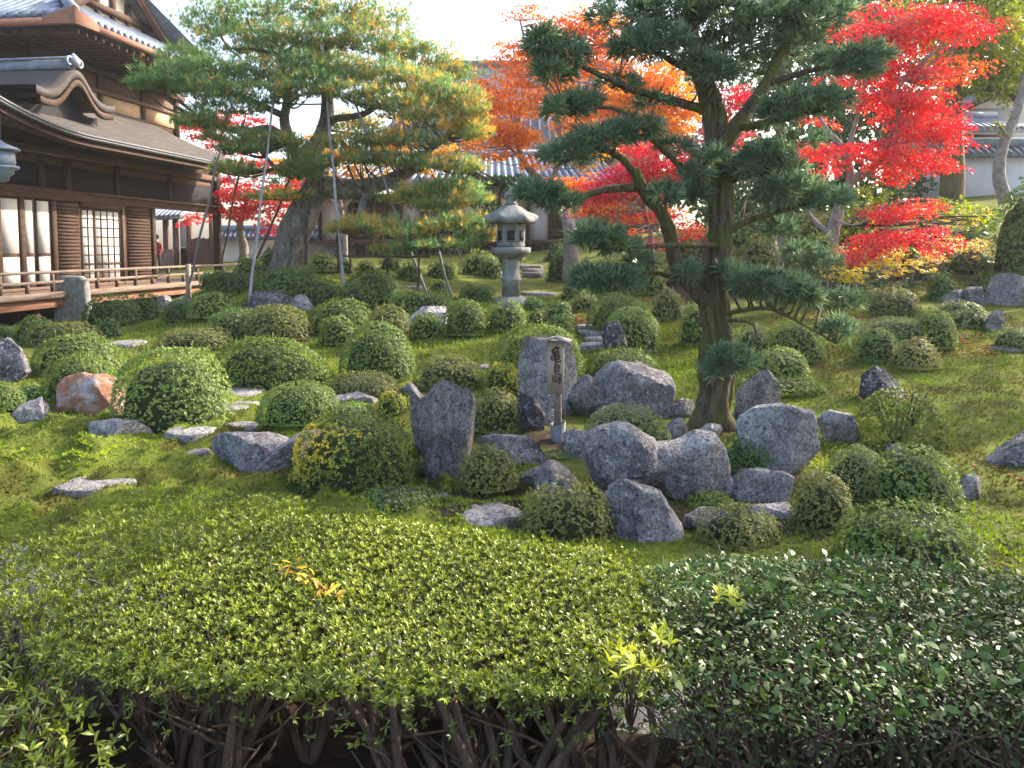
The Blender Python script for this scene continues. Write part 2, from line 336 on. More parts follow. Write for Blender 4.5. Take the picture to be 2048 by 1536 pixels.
M['bark_dark'] = noisemat('dark_twig', [(.3, (.04, .03, .022)), (.7, (.12, .085, .06))], 9, bump=.5)
M['stem'] = noisemat('hedge_stem', [(.3, (.05, .032, .024)), (.7, (.15, .098, .072))], 14, bump=.6, stretch=(2, 2, .5))
M['twig_grey'] = noisemat('grey_twig', [(.3, (.14, .12, .11)), (.7, (.30, .27, .26))], 14, bump=.4)
M['pole'] = noisemat('grey_bamboo_pole', [(.3, (.16, .15, .16)), (.6, (.28, .27, .29)), (.8, (.36, .35, .37))], 6, stretch=(3, 3, .5), bump=.2, rough=.6)
M['pole_dark'] = noisemat('dark_pole', [(.3, (.045, .035, .03)), (.7, (.11, .085, .07))], 6, bump=.2)
M['board'] = noisemat('sign_board_wood', [(.3, (.24, .18, .135)), (.6, (.36, .275, .205)), (.8, (.44, .345, .27))], 4, stretch=(14, 14, .9), bump=.15, bscale=10, spots=[(4, .55, .75, (.35, .27, .22), .6)])
M['ink'] = noisemat('brush_ink', [(.3, (.025, .016, .014)), (.7, (.13, .09, .07))], 30, bump=.02)
M['sleeve'] = noisemat('grey_tile_sleeve', [(.3, (.09, .10, .11)), (.7, (.22, .24, .25))], 7, bump=.2, rough=.5)
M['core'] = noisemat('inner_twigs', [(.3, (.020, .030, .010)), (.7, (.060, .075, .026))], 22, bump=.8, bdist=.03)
def lm(n, a, b, c, d, **k): M[n] = leafmat('leaf_' + n, [(.0, a), (.35, b), (.65, c), (1., d)], **k)
lm('g', (.044, .072, .014), (.112, .172, .034), (.188, .258, .056), (.31, .37, .10))
lm('d', (.030, .058, .016), (.078, .142, .034), (.132, .212, .054), (.23, .30, .09))
lm('o', (.055, .075, .013), (.125, .185, .030), (.205, .275, .050), (.33, .37, .095))
lm('b', (.065, .062, .020), (.140, .150, .038), (.215, .220, .060), (.33, .30, .10))
lm('y', (.06, .085, .012), (.155, .20, .026), (.38, .36, .035), (.70, .50, .04))
lm('p', (.065, .088, .028), (.145, .190, .062), (.235, .280, .100), (.38, .40, .19))
lm('r', (.075, .080, .014), (.15, .18, .030), (.20, .23, .045), (.36, .06, .04))
lm('azalea', (.040, .052, .010), (.130, .165, .018), (.30, .345, .034), (.52, .53, .07), rough=.42, trans=.22, spec=.45)
lm('camellia', (.022, .036, .010), (.050, .085, .020), (.085, .145, .030), (.18, .25, .05), rough=.42, trans=.15, spec=.32)
lm('pine', (.065, .140, .060), (.150, .260, .095), (.275, .360, .110), (.66, .38, .11), trans=.45, rough=.5)
lm('podo', (.065, .11, .070), (.150, .230, .130), (.255, .350, .185), (.42, .50, .20), trans=.28, rough=.33, spec=.6)
lm('maple_o', (.52, .11, .03), (.70, .22, .045), (.78, .32, .055), (.80, .47, .09), trans=.5, rough=.5)
lm('maple_r', (.44, .035, .06), (.64, .07, .09), (.74, .12, .10), (.80, .27, .11), trans=.5, rough=.5)
lm('maple_c', (.38, .03, .06), (.58, .055, .09), (.68, .10, .10), (.76, .32, .07), trans=.5, rough=.5)
lm('maple_y', (.42, .18, .02), (.60, .32, .03), (.70, .42, .04), (.74, .52, .10), trans=.5, rough=.5)
lm('ever', (.016, .045, .018), (.034, .085, .03), (.065, .13, .04), (.13, .20, .05), trans=.3)
lm('lime', (.05, .10, .018), (.12, .19, .025), (.26, .30, .035), (.48, .42, .05), trans=.5)
lm('flower', (.62, .42, .012), (.72, .52, .016), (.78, .60, .02), (.80, .66, .05), trans=.25)
lm('farf', (.03, .075, .03), (.05, .12, .045), (.085, .17, .06), (.18, .25, .10), trans=.15, rough=.3, spec=.5)
lm('moss', (.105, .066, .03), (.125, .150, .026), (.19, .28, .036), (.38, .45, .06), trans=.3, rough=.7, spec=.1)
lm('litter', (.30, .03, .025), (.48, .055, .035), (.50, .16, .04), (.45, .30, .10), trans=.1, rough=.7)
lm('brown', (.05, .03, .02), (.11, .07, .045), (.20, .14, .10), (.34, .28, .24), trans=.05, rough=.8)
lm('dry', (.50, .22, .02), (.68, .38, .02), (.74, .48, .03), (.76, .55, .08), trans=.3)
# ------------------------------------------------------------------ ground sheet
gx = np.unique(np.concatenate([-np.geomspace(8, 180, 24)[::-1], np.arange(-8, 1, .07), np.arange(1, 9.5, .13), 9.5 + np.geomspace(.1, 170, 30)]))
gy = np.unique(np.concatenate([np.linspace(-40, 2, 14), np.arange(2, 5, .2), np.arange(5, 11, .07), np.arange(11, 15, .13), np.arange(15, 34, .22), 34 + np.geomspace(.3, 180, 22)]))
GX, GY = np.meshgrid(gx, gy); fx, fy = GX.ravel(), GY.ravel(); nx = len(gx)
gz = H(fx, fy)
i = np.arange(len(gy) - 1)[:, None] * nx + np.arange(nx - 1)[None, :]
me = mesh('garden_ground', np.c_[fx, fy, gz], np.stack([i, i + 1, i + nx + 1, i + nx], -1).reshape(-1, 4), smooth=True)
# bare soil: under the hedges and among the island rocks, the worn path on the right, under the maples
def blob(px, py, rx, ry): return np.exp(-(((fx - px) / rx) ** 2 + ((fy - py) / ry) ** 2))
soil = np.clip(1.3 * blob(0, 2.5, 6, 1.9) + .35 * blob(4.6, 5.2, 1.6, .7) + .9 * blob(.1, 6.4, 1.3, .5) + .9 * blob(2.2, 6.6, 1.4, 1.0) + .8 * blob(.9, 8.4, 1.3, .6)
               + 1.2 * blob(1.2, 15.5, .9, 1.6) + .9 * blob(7.4, 13.5, 2.2, 1.2) + .9 * blob(3.6, 13.6, 1.2, .8) + .9 * blob(6, 19, 4, 3) + .45 * blob(-1.6, 13, 1.0, .8), 0, 1)
soil = np.maximum(soil, np.clip((np.abs(fx) - 12) / 8, 0, 1) * .6)
a = me.attributes.new('soil', 'FLOAT', 'POINT'); a.data.foreach_set('value', soil.astype(np.float32))
m, t, b, out = newmat('moss_ground'); L = t.links
tc = t.nodes.new('ShaderNodeTexCoord')
def nz(scale, detail=6, rough=.6):
    n = t.nodes.new('ShaderNodeTexNoise'); n.inputs['Scale'].default_value = scale; n.inputs['Detail'].default_value = detail; n.inputs['Roughness'].default_value = rough
    L.new(tc.outputs['Object'], n.inputs[0]); return n.outputs[0]
r1 = ramp(t, [(.25, (.04, .036, .014)), (.42, (.082, .092, .018)), (.55, (.13, .160, .026)), (.75, (.21, .23, .035))]); L.new(nz(2.2, 10, .75), r1.inputs[0])
r2 = ramp(t, [(.52, (0, 0, 0)), (.68, (.75, .75, .75))]); L.new(nz(.9, 8, .7), r2.inputs[0])
mx = t.nodes.new('ShaderNodeMixRGB'); mx.inputs[2].default_value = (.13, .115, .022, 1); L.new(r2.outputs[0], mx.inputs[0]); L.new(r1.outputs[0], mx.inputs[1])
r3 = ramp(t, [(.35, (.022, .015, .011)), (.6, (.065, .045, .034)), (.8, (.11, .085, .065))]); L.new(nz(9, 10, .75), r3.inputs[0])
at = t.nodes.new('ShaderNodeAttribute'); at.attribute_name = 'soil'
ma = t.nodes.new('ShaderNodeMath'); ma.operation = 'ADD'; L.new(at.outputs['Fac'], ma.inputs[0])
mb = t.nodes.new('ShaderNodeMath'); mb.operation = 'MULTIPLY_ADD'; L.new(nz(5, 8, .75), mb.inputs[0]); mb.inputs[1].default_value = 1.4; mb.inputs[2].default_value = -.72; L.new(mb.outputs[0], ma.inputs[1])
r4 = ramp(t, [(.35, (0, 0, 0)), (.55, (1, 1, 1))]); L.new(ma.outputs[0], r4.inputs[0])
m2 = t.nodes.new('ShaderNodeMixRGB'); L.new(r4.outputs[0], m2.inputs[0]); L.new(mx.outputs[0], m2.inputs[1]); L.new(r3.outputs[0], m2.inputs[2])
L.new(m2.outputs[0], b.inputs['Base Color']); b.inputs['Roughness'].default_value = .95; b.inputs['Specular IOR Level'].default_value = .1
bp = t.nodes.new('ShaderNodeBump'); bp.inputs['Strength'].default_value = .9; bp.inputs['Distance'].default_value = .04
L.new(nz(26, 8, .8), bp.inputs['Height']); L.new(bp.outputs[0], b.inputs['Normal'])
g = put('garden_ground', me, m); g['kind'] = 'structure'; g['label'] = 'mossy garden ground rising gently towards the back'
# pale gravel strip that runs under the hedges
gp = np.array([(-7.5, 6.2), (-4.5, 5.4), (-2.2, 4.5), (0, 3.75), (2, 3.35), (4.5, 3.3), (8, 3.6)])
Q = catmull(np.c_[gp, np.zeros(len(gp))], 8)[:, :2]; T = unit(np.gradient(Q, axis=0)); Nn = np.c_[-T[:, 1], T[:, 0]]
rows = [Q + Nn * o for o in np.linspace(-.34, .34, 5)]
V = np.concatenate([np.c_[r_, H(r_[:, 0], r_[:, 1]) + .012 + (.01 if k in (1, 2, 3) else -.03)] for k, r_ in enumerate(rows)])
n_ = len(Q); i = np.arange(4)[:, None] * n_ + np.arange(n_ - 1)[None, :]
M['gravel'] = noisemat('pale_gravel', [(.3, (.08, .074, .076)), (.5, (.18, .17, .178)), (.7, (.32, .305, .315))], 38, bscale=60, bump=.8, spots=[(4, .52, .66, (.09, .075, .06), .8)])
o = put('gravel_path', mesh('gravel_path', V, np.stack([i, i + 1, i + n_ + 1, i + n_], -1).reshape(-1, 4), smooth=True), M['gravel']); o['kind'] = 'structure'
# ------------------------------------------------------------------ the hall: local x = towards the garden (t), local y = into the depth (s)
TH = math.atan((1250 - 1024) / F)
P0 = np.array((-12.43, 19.5, 0.0))
def hs(u, t):
    """s of the hall point at distance t from the wall that shows at photograph column u"""
    k = (u - 1024) / F; return (k * (P0[1] - t * math.sin(TH)) - P0[0] - t * math.cos(TH)) / (math.sin(TH) - k * math.cos(TH))
hall = thing('temple_hall', 'dark timber temple hall with veranda, sweeping bark roof and tiled gable roof', 'temple', P0, -TH)
def hb(name, mat, t0, t1, s0, s1, z0, z1, b=0.0, parent=None): return box(name, parent or hall, mat, t0, t1, s0, s1, z0, z1, b)
ZD = .98; WE = hs(310, 0); PE = hs(437, 0); RE = 9.9
hb('floor_deck', M['wood'], -9, 1.35, -7, PE + .2, ZD - .08, ZD)
hb('deck_edge', M['rail'], 1.35, 1.47, -7, PE + .2, ZD - .10, ZD + .05, .015)
hb('floor_beam', M['red_wood'], 1.15, 1.33, -7, PE + .2, ZD - .34, ZD - .10, .015)
for s in np.arange(-6, PE, 1.9): hb('floor_post', M['dark'], 1.0, 1.16, s, s + .16, .1, ZD - .34)
hb('underfloor_dark_sheet', M['black'], -.3, -.2, -7, WE, 0.05, ZD - .1)  # black sheet standing in for the shade of the underfloor void
# railing of the veranda
hb('handrail', M['rail'], 1.30, 1.38, -7, PE + .15, ZD + .49, ZD + .56, .02)
hb('middle_rail', M['rail'], 1.31, 1.37, -7, PE + .15, ZD + .25, ZD + .32, .01)
for k, s in enumerate(np.arange(-6.6, PE, .83)): hb('rail_post', M['wood'], 1.30, 1.37, s, s + .075, ZD + .05, ZD + .25 if k % 2 else ZD + .49)
# wall bays at garden side
def panel(name, u0, u1, z0, z1, mat, t=0.0, th=.05, **k): return hb(name, mat, t - th, t, hs(u0, t), hs(u1, t), z0, z1, **k)
SB = hs(-130, 0)
for u in (-60, 0, 48, 112, 250, 310): hb('pillar', M['dark'], -.16, .04, hs(u, 0) - .09, hs(u, 0) + .09, ZD, 3.45, .02)
for u in (437,): hb('corner_pillar', M['dark'], -.12, .12, hs(u, 0) - .11, hs(u, 0) + .11, .55, 5.0, .02)
hb('lintel_beam', M['dark'], -.14, .07, -7, PE + .3, 3.36, 3.66, .02)
hb('kick_sill', M['wood'], -.10, .05, -7, WE, ZD, ZD + .10)
# paper screens: four leaves on the left, a latticed pair in the middle
for u0, u1 in ((-130, -60), (-56, -4), (3, 44), (52, 73), (77, 105)):
    f = hb('paper_screen', M['dark'], -.06, -.02, hs(u0, 0), hs(u1, 0), ZD + .1, 3.36)
    hb('paper', M['paper'], -.018, -.008, hs(u0, 0) + .05, hs(u1, 0) - .05, 1.95, 3.30, parent=f)
    hb('paper', M['paper'], -.018, -.008, hs(u0, 0) + .05, hs(u1, 0) - .05, ZD + .16, 1.86, parent=f)
for u0, u1, nb in ((168, 193, 2), (194, 244, 4)):
    s0, s1 = hs(u0, 0), hs(u1, 0)
    f = hb('lattice_screen', M['paper'], -.06, -.03, s0, s1, ZD + .1, 3.20)
    for k in range(nb + 1):
        s = s0 + (s1 - s0) * k / nb; wd = .03 if k in (0, nb) else .012
        hb('lattice_bar', M['dark'], -.028, -.006, s - wd, s + wd, ZD + .1, 3.20, parent=f)
    for k in range(9):
        z = ZD + .14 + (3.18 - ZD - .14) * k / 8; hb('lattice_bar', M['dark'], -.027, -.010, s0, s1, z - (.03 if k in (0, 2, 8) else .011), z + (.03 if k in (0, 2, 8) else .011), parent=f)
hb('lattice_head', M['dark'], -.06, .02, hs(166, 0), hs(250, 0), 3.20, 3.36)
for u0, u1 in ((118, 165), (258, 306)):
    s0, s1 = hs(u0, 0), hs(u1, 0)
    f = hb('slatted_door', M['dark'], -.07, -.03, s0, s1, ZD + .1, 3.36)
    for k in range(22):
        z = ZD + .18 + k * (3.30 - ZD - .18) / 22; hb('slat', M['dark'], -.03, -.006, s0 + .05, s1 - .05, z, z + .055, parent=f)
hb('jamb', M['wood'], -.10, .05, hs(246, 0), hs(249, 0), ZD, 3.36)
# transom above the beam: dark boards, short posts, a plastered strip, eave bracket beam
hb('transom_boards', M['black'], -.12, -.04, -7, PE, 3.66, 4.28)
hb('plaster_strip', M['wood'], -.12, -.03, -7, PE, 4.28, 4.52)
hb('wall_plate', M['wood'], -.16, .08, -7, PE + .3, 4.52, 4.72, .02)
for u in (-60, 10, 90, 142, 240, 345): hb('transom_post', M['dark'], -.05, .045, hs(u, 0) - .09, hs(u, 0) + .09, 3.66, 4.52)
hb('ledge_strip', M['rail'], .07, .14, hs(180, 0), PE, 3.58, 3.62)
# inner wall behind the open corner
hb('eave_infill', M['dark'], -.22, -.13, -7, PE + .3, 4.72, 5.52)
hb('inner_wall', M['plaster'], -9, -8.9, -7, WE, ZD, 4.5)
hb('rear_wall', M['tan_board'], -9, -.16, WE - .1, WE, ZD, 4.5)
# lower roof: thick bark, hollow curve, the eave lifting towards the left
def eave_z(s): return 4.88 + np.where(s < 1, .045 * (1 - s) ** 2, 0) + np.where(s > 8, .02 * (s - 8) ** 2, 0)
ss = np.linspace(-5, RE + .3, 44); tt = np.linspace(0, 1, 14)
top, bot = [], []
for q in tt:
    rise = 1.75 * q * (.62 + .38 * q)
    pull = np.where(ss > RE - .7, (ss - RE + .7) * q * 1.2, 0)
    top.append(np.c_[np.full(len(ss), 1.95 - 4.0 * q), ss - pull * .6, eave_z(ss) * (1 - q) + 4.9 * q + rise])
    bot.append(top[-1] - np.array((0, 0, .16 - .05 * q)))
V = np.concatenate(top + bot); n_, k_ = len(ss), len(tt)
i = np.arange(k_ - 1)[:, None] * n_ + np.arange(n_ - 1)[None, :]; f1 = np.stack([i, i + 1, i + n_ + 1, i + n_], -1).reshape(-1, 4); o_ = n_ * k_
e = np.arange(n_ - 1); rim = np.stack([e, e + o_, e + 1 + o_, e + 1], -1)
e2 = np.arange(k_ - 1) * n_; rim2 = np.stack([e2, e2 + n_, e2 + n_ + o_, e2 + o_], -1); e3 = e2 + n_ - 1; rim3 = np.stack([e3, e3 + o_, e3 + n_ + o_, e3 + n_], -1)
roof = put('bark_roof', mesh('bark_roof', V, [f1, f1[:, ::-1] + o_, rim, rim2, rim3], smooth=False), M['bark_roof'], hall, world=False)
for q_ in np.linspace(.04, .94, 16):
    P_ = np.c_[1.95 - 4.0 * q_ + np.zeros(len(ss)), ss - np.where(ss > RE - .7, (ss - RE + .7) * q_ * .72, 0), eave_z(ss) * (1 - q_) + 4.9 * q_ + 1.75 * q_ * (.62 + .38 * q_)]
    V, Fs = tubev(P_, .016, 5, .25, int(q_ * 90)); put('bark_course', mesh('bark_course', V, Fs), M['bark_roof'], roof, world=False)
for off_, t_e in ((.045, 1.935), (.10, 1.915)):
    V, Fs = tubev(np.c_[np.full(len(ss), t_e + .02), ss, eave_z(ss) - off_], .028, 5, .2, 3); put('eave_layer', mesh('eave_layer', V, Fs), M['tile_far'], roof, world=False)
V2, F2 = [], []
for s0, s1 in zip(ss[:-1], ss[1:]):
    z0, z1 = float(eave_z(s0)), float(eave_z(s1)); q = len(V2)
    for s, z in ((s0, z0), (s1, z1)): V2 += [(1.86, s, z - .28), (1.72, s, z - .28), (1.72, s, z - .16), (1.86, s, z - .16)]
    F2 += [(q, q + 4, q + 7, q + 3), (q + 1, q, q + 4, q + 5), (q + 2, q + 1, q + 5, q + 6)]
put('eave_board', mesh('eave_board', V2, F2), M['dark'], hall, world=False)
for s in np.arange(-4.6, RE - .2, .42):
    z = float(eave_z(s))
    Vr = np.array([(1.74, s - .045, z - .34), (1.74, s + .045, z - .34), (1.74, s + .045, z - .22), (1.74, s - .045, z - .22),
                   (-.1, s - .045, z + .22), (-.1, s + .045, z + .22), (-.1, s + .045, z + .34), (-.1, s - .045, z + .34)])
    put('rafter', mesh('rafter', Vr, np.array([(0, 1, 2, 3), (4, 7, 6, 5), (0, 4, 5, 1), (1, 5, 6, 2), (2, 6, 7, 3), (3, 7, 4, 0)])), M['wood'], hall, world=False)
# upper storey
US, UE = 4.4, 11.8
hb('upper_wall', M['dark'], -2.3, -2.2, US, UE, 6.2, 8.3)
hb('upper_front_wall', M['dark'], -12, -2.3, US - .1, US, 6.0, 8.3)
for s0, s1 in ((US + .3, 7.0), (7.3, 9.4), (9.6, UE - .25)): hb('wall_board', M['tan_board'], -2.2, -2.16, s0, s1, 6.65, 7.15); hb('wall_board', M['wood'], -2.2, -2.17, s0, s1, 7.2, 7.75)
for s in (US, 7.1, 9.5, UE - .1): hb('upper_post', M['dark'], -2.25, -2.08, s - .1, s + .1, 6.2, 8.2)
hb('upper_beam', M['wood'], -2.2, -2.05, US - .3, UE + .3, 7.15, 7.28, .02)
hb('upper_beam', M['dark'], -2.2, -2.0, US - .3, UE + .3, 7.75, 7.95, .02)
hb('bracket_beam', M['dark'], -2.2, -.9, 6.9, 7.1, 7.95, 8.15)
# upper tiled roof: front slope, garden-side skirt, gable
CS, CT, CZ2, AP, BK = 2.8, .2, 8.2, 7.1, 11.4
def fr(q): return CS + (AP - CS) * q, CZ2 + .15 + 2.75 * (.72 * q + .28 * q * q)     # front slope from eave (0) to ridge (1)
def slope_sheet(name, pts0, pts1, mat, n=8):
    V = np.concatenate([pts0, pts1]); k = len(pts0); i = np.arange(k - 1)
    return put(name, mesh(name, V, np.stack([i, i + 1, i + k + 1, i + k], -1)), mat, hall, world=False)
qs = np.linspace(0, 1, 9)
def hip_t(q): s = fr(q)[0]; return CT - max(0, min(1.5, (s - CS) * .95))
fl = np.array([(-9, *fr(q)) for q in qs]); frr = np.array([(hip_t(q), *fr(q)) for q in qs])
slope_sheet('front_slope', fl, frr, M['tile'])
sk0 = np.array([(CT, s, CZ2 + .15) for s in (CS, BK)]); sk1 = np.array([(CT - 1.5, s, CZ2 + 1.05) for s in (CS + 1.6, BK - 1.6)])
slope_sheet('skirt_slope', sk0, sk1, M['tile'])
bk0 = np.array([(-9, BK, CZ2 + .15), (-9, AP, CZ2 + 2.9)]); bk1 = np.array([(CT, BK, CZ2 + .15), (-1.3, AP, CZ2 + 2.9)]); slope_sheet('rear_slope', bk0, bk1, M['tile'])
def roll(name, P, r, mat, parent, seg=6): V, Fs = tubev(np.array(P), r, seg); return put(name, mesh(name, V, Fs, smooth=True), mat, parent, world=False)
for k in range(26):
    t_ = CT - .15 - .36 * k; P = [(t_, *fr(q)) for q in qs if hip_t(q) >= t_ - .02]
    if len(P) > 1: roll('tile_row', np.array(P) + np.array((0, 0, .07)), .12, M['tile'], hall)
for s in np.arange(CS + .15, BK - .1, .30):
    w_ = min(1, (s - CS) / 1.6, (BK - s) / 1.6)
    if w_ > .12:
        o_r = roll('tile_row', [(CT + .02, s, CZ2 + .20), (CT - 1.5 * w_, s, CZ2 + .20 + .9 * w_)], .085, M['tile'], hall)
        roll('round_tile_end', [(CT + .02, s, CZ2 + .19), (CT + .06, s, CZ2 + .18)], .10, M['tile'], o_r, 10)
roll('hip_ridge', [(CT, CS, CZ2 + .28), (CT - 1.5, CS + 1.6, CZ2 + 1.25)], .15, M['tile'], hall, 8)
roll('gable_ridge', [(CT - 1.35, *np.array(fr(q)) + (0, .14)) for q in qs if q > .36], .15, M['tile'], hall, 8)
hb('eave_fascia', M['red_wood'], CT - .02, CT + .07, CS, BK, CZ2 - .05, CZ2 + .13)
hb('eave_fascia', M['red_wood'], -9, CT + .07, CS - .09, CS, CZ2 - .05, CZ2 + .13)
put('corner_fascia', mesh('corner_fascia', np.array([(CT + .09, CS - .11, CZ2 - .06), (CT + .09, CS + .9, CZ2 - .04), (CT + .09, CS + .9, CZ2 + .15), (CT + .09, CS - .11, CZ2 + .42), (CT - .9, CS - .11, CZ2 - .04), (CT - .9, CS - .11, CZ2 + .15)]), [(0, 1, 2, 3), (0, 3, 5, 4)]), M['red_wood'], hall, world=False)
hb('eave_soffit', M['black'], -2.2, CT - .05, CS + .05, BK - .05, CZ2 - .12, CZ2 - .06)
hb('eave_soffit', M['black'], -9, -2.2, CS + .05, US, CZ2 - .12, CZ2 - .06)
for s in np.arange(CS + .2, BK, .36): hb('upper_rafter', M['dark'], -2.1, CT - .08, s, s + .09, CZ2 - .24, CZ2 - .12)
for t_ in np.arange(-7.5, -.3, .36): hb('upper_rafter', M['dark'], t_, t_ + .09, CS + .05, US, CZ2 - .24, CZ2 - .12)
ga = np.array([(-1.62, CS + 1.7, CZ2 + .98), (-1.62, BK - 1.7, CZ2 + .98), (-1.62, AP, CZ2 + 2.6)])
put('gable_wall', mesh('gable_wall', ga, [(0, 1, 2)]), M['plaster'], hall, world=False)
for s in (5.4, 6.3, 7.1, 7.9, 8.8): hb('gable_strut', M['dark'], -1.62, -1.5, s - .09, s + .09, CZ2 + .98, CZ2 + 2.6 - abs(s - AP) * .72)
hb('gable_tie_beam', M['dark'], -1.62, -1.46, 5.0, 9.2, CZ2 + 1.4, CZ2 + 1.6)
for sg in (-1, 1):
    P = np.array([(-1.15, AP + sg * d, CZ2 + 2.95 - .78 * d + .03 * d * d) for d in np.linspace(0, 2.9, 7)])
    for off, hgt, mt, nm in ((0, .34, 'dark', 'bargeboard'), (.04, .10, 'red_wood', 'barge_trim')):
        V = np.concatenate([P + (off, 0, 0), P + (off - .06, 0, 0), P + (off - .06, 0, -hgt), P + (off, 0, -hgt)]); k = len(P); i = np.arange(k - 1)
        put(nm, mesh(nm, V, np.concatenate([np.stack([i + a * k, i + 1 + a * k, i + 1 + ((a + 1) % 4) * k, i + ((a + 1) % 4) * k], -1) for a in range(4)])), M[mt], hall, world=False)
# cusped porch gable on the lower roof
kc, kt = 2.35, .55
xs = np.linspace(-1.55, 1.55, 31); kz = 6.02 + .78 * np.exp(-(xs / .62) ** 2) + .10 * (np.abs(xs) / 1.55) ** 3
V = []
for t_, sh in ((kt, 0), (kt - .3, .02), (-3.2, .05)):
    for th_ in (0, -.20): V.append(np.c_[np.full(31, t_), kc + xs * (1 if t_ > 0 else 1), kz + th_ + sh])
V = np.concatenate(V); i = np.arange(30); fs = []
for a, b_ in ((0, 2), (2, 4)): fs.append(np.stack([i + a * 31, i + 1 + a * 31, i + 1 + b_ * 31, i + b_ * 31], -1)); fs.append(np.stack([i + (a + 1) * 31, i + (b_ + 1) * 31, i + 1 + (b_ + 1) * 31, i + 1 + (a + 1) * 31], -1))
fs.append(np.stack([i, i + 31, i + 32, i + 1], -1))
kr = put('cusped_gable_roof', mesh('cusped_gable_roof', V, fs), M['bark_roof'], hall, world=False)
P = np.c_[np.full(31, kt + .02), kc + xs * .93, kz - .24]
Vb = np.concatenate([P, P - (0, 0, .17), P - (.08, 0, .17), P - (.08, 0, 0)]); put('cusped_bargeboard', mesh('cusped_bargeboard', Vb, np.concatenate([np.stack([i + a * 31, i + 1 + a * 31, i + 1 + ((a + 1) % 4) * 31, i + ((a + 1) % 4) * 31], -1) for a in range(4)])), M['dark'], hall, world=False)
put('gable_fill', mesh('gable_fill', np.concatenate([P - (.5, 0, .1), P * (1, 1, 0) + (-.5, 0, 5.3)]), np.stack([i, i + 1, i + 32, i + 31], -1)), M['black'], hall, world=False)
hb('gable_ridge_cap', M['tile'], -3.2, kt - .15, kc - .13, kc + .13, 6.82, 7.08, .04)
hb('gable_ridge_cap', M['tile'], -3.2, kt - .10, kc - .17, kc + .17, 7.08, 7.14)
for sg in (-1, 1):
    a = np.linspace(0, 5.2, 18); rr = .17 * (1 - a / 7.5)
    P = np.c_[np.full(18, kt - .08), kc + sg * (.20 - rr * np.cos(a) + .0), 6.98 + rr * np.sin(a)]
    V, Fs = tubev(P, .04, 6); put('ridge_scroll', mesh('ridge_scroll', V, Fs, smooth=True), M['tile'], hall, world=False)
V, Fs = lathe([(.02, 0), (.14, .05), (.17, .16), (.13, .27), (.05, .36), (.01, .40)], 10); V = V + np.array((kt - .1, kc, 6.86)); put('ridge_end_tile', mesh('ridge_end_tile', V, Fs, smooth=True), M['tile'], hall, world=False)
# ------------------------------------------------------------------ buildings behind
def tiled_roof(parent, name, a, b_, c, d, rows, r=.09, mat='tile', cap=True):
    """four corners in the parent's space: eave left a, eave right b, ridge right c, ridge left d"""
    a, b_, c, d = [np.array(q, float) for q in (a, b_, c, d)]
    n = np.cross(b_ - a, d - a); n /= np.linalg.norm(n); n = n if n[2] > 0 else -n; dn = n * .12
    V = np.array([a, b_, c, d, a - dn, b_ - dn, c - dn, d - dn])
    o = put(name, mesh(name, V, np.array([(0, 1, 2, 3), (4, 7, 6, 5), (0, 4, 5, 1), (1, 5, 6, 2), (2, 6, 7, 3), (3, 7, 4, 0)])), M[mat], parent, world=False)
    for k in range(rows):
        f = (k + .5) / rows; p, q = a + (b_ - a) * f + n * .03, d + (c - d) * f + n * .03
        V, Fs = tubev(np.array([p, p + (q - p) * .33, p + (q - p) * .66, q]), r, 6); put('tile_row', mesh('tile_row', V, Fs, smooth=True), M[mat], o, world=False)
    if cap: V, Fs = tubev(np.array([d + n * .1, c + n * .1]), .2, 8); put('ridge_cap', mesh('ridge_cap', V, Fs, smooth=True), M[mat], o, world=False)
    return o
# long low range behind the lantern
def at0(u, v, y): return pt(u, v, y)
bz = pt(1050, 500, 36)[2]
B = thing('garden_residence', 'low residence with grey tiled roof and white panels behind the stone lantern', 'building', (pt(640, 500, 36)[0], 36, bz))
def lx(u, y=36): return pt(u, 500, y)[0] - B.location[0]
def lz(v, y=36): return pt(1024, v, y)[2] - bz
Wd = lx(1190)
box('plinth', B, M['stone'], 0, Wd, .1, 6, -.6, lz(490)); box('wall', B, M['plaster'], 0, Wd, .25, 6, lz(490), lz(395))
box('veranda_beam', B, M['wood'], -.1, Wd + .1, -.35, .05, lz(487), lz(480)); box('lower_beam', B, M['dark'], -.1, Wd, -.1, .25, lz(398), lz(388))
for u in (640, 700, 745, 800, 845, 900, 985, 1056, 1128, 1180): box('pillar', B, M['dark'], lx(u) - .07, lx(u) + .07, -.02, .2, lz(487), lz(396))
for u0, u1 in ((646, 695), (805, 840), (1062, 1093)): box('white_panel', B, M['white'], lx(u0), lx(u1), .19, .24, lz(482), lz(405))
for u0, u1 in ((1097, 1126), (704, 742), (750, 796), (848, 896)):
    d_ = box('shutter', B, M['dark'], lx(u0), lx(u1), .17, .23, lz(484), lz(405))
    for k in range(7): zz = lz(482) + k * (lz(408) - lz(482)) / 7; box('slat', d_, M['wood'], lx(u0) + .03, lx(u1) - .03, .14, .17, zz, zz + .09)
for k in range(34): x = lx(700) + k * (lx(1128) - lx(700)) / 34; box('underfloor_slat', B, M['dark'], x, x + .09, -.05, .06, -.25, lz(488))
tiled_roof(B, 'roof', (-1.0, -1.4, lz(372)), (Wd + 1.2, -1.4, lz(372)), (Wd + .4, 3.4, lz(318, 40.8) + .0), (0, 3.4, lz(318, 40.8)), 46, .10)
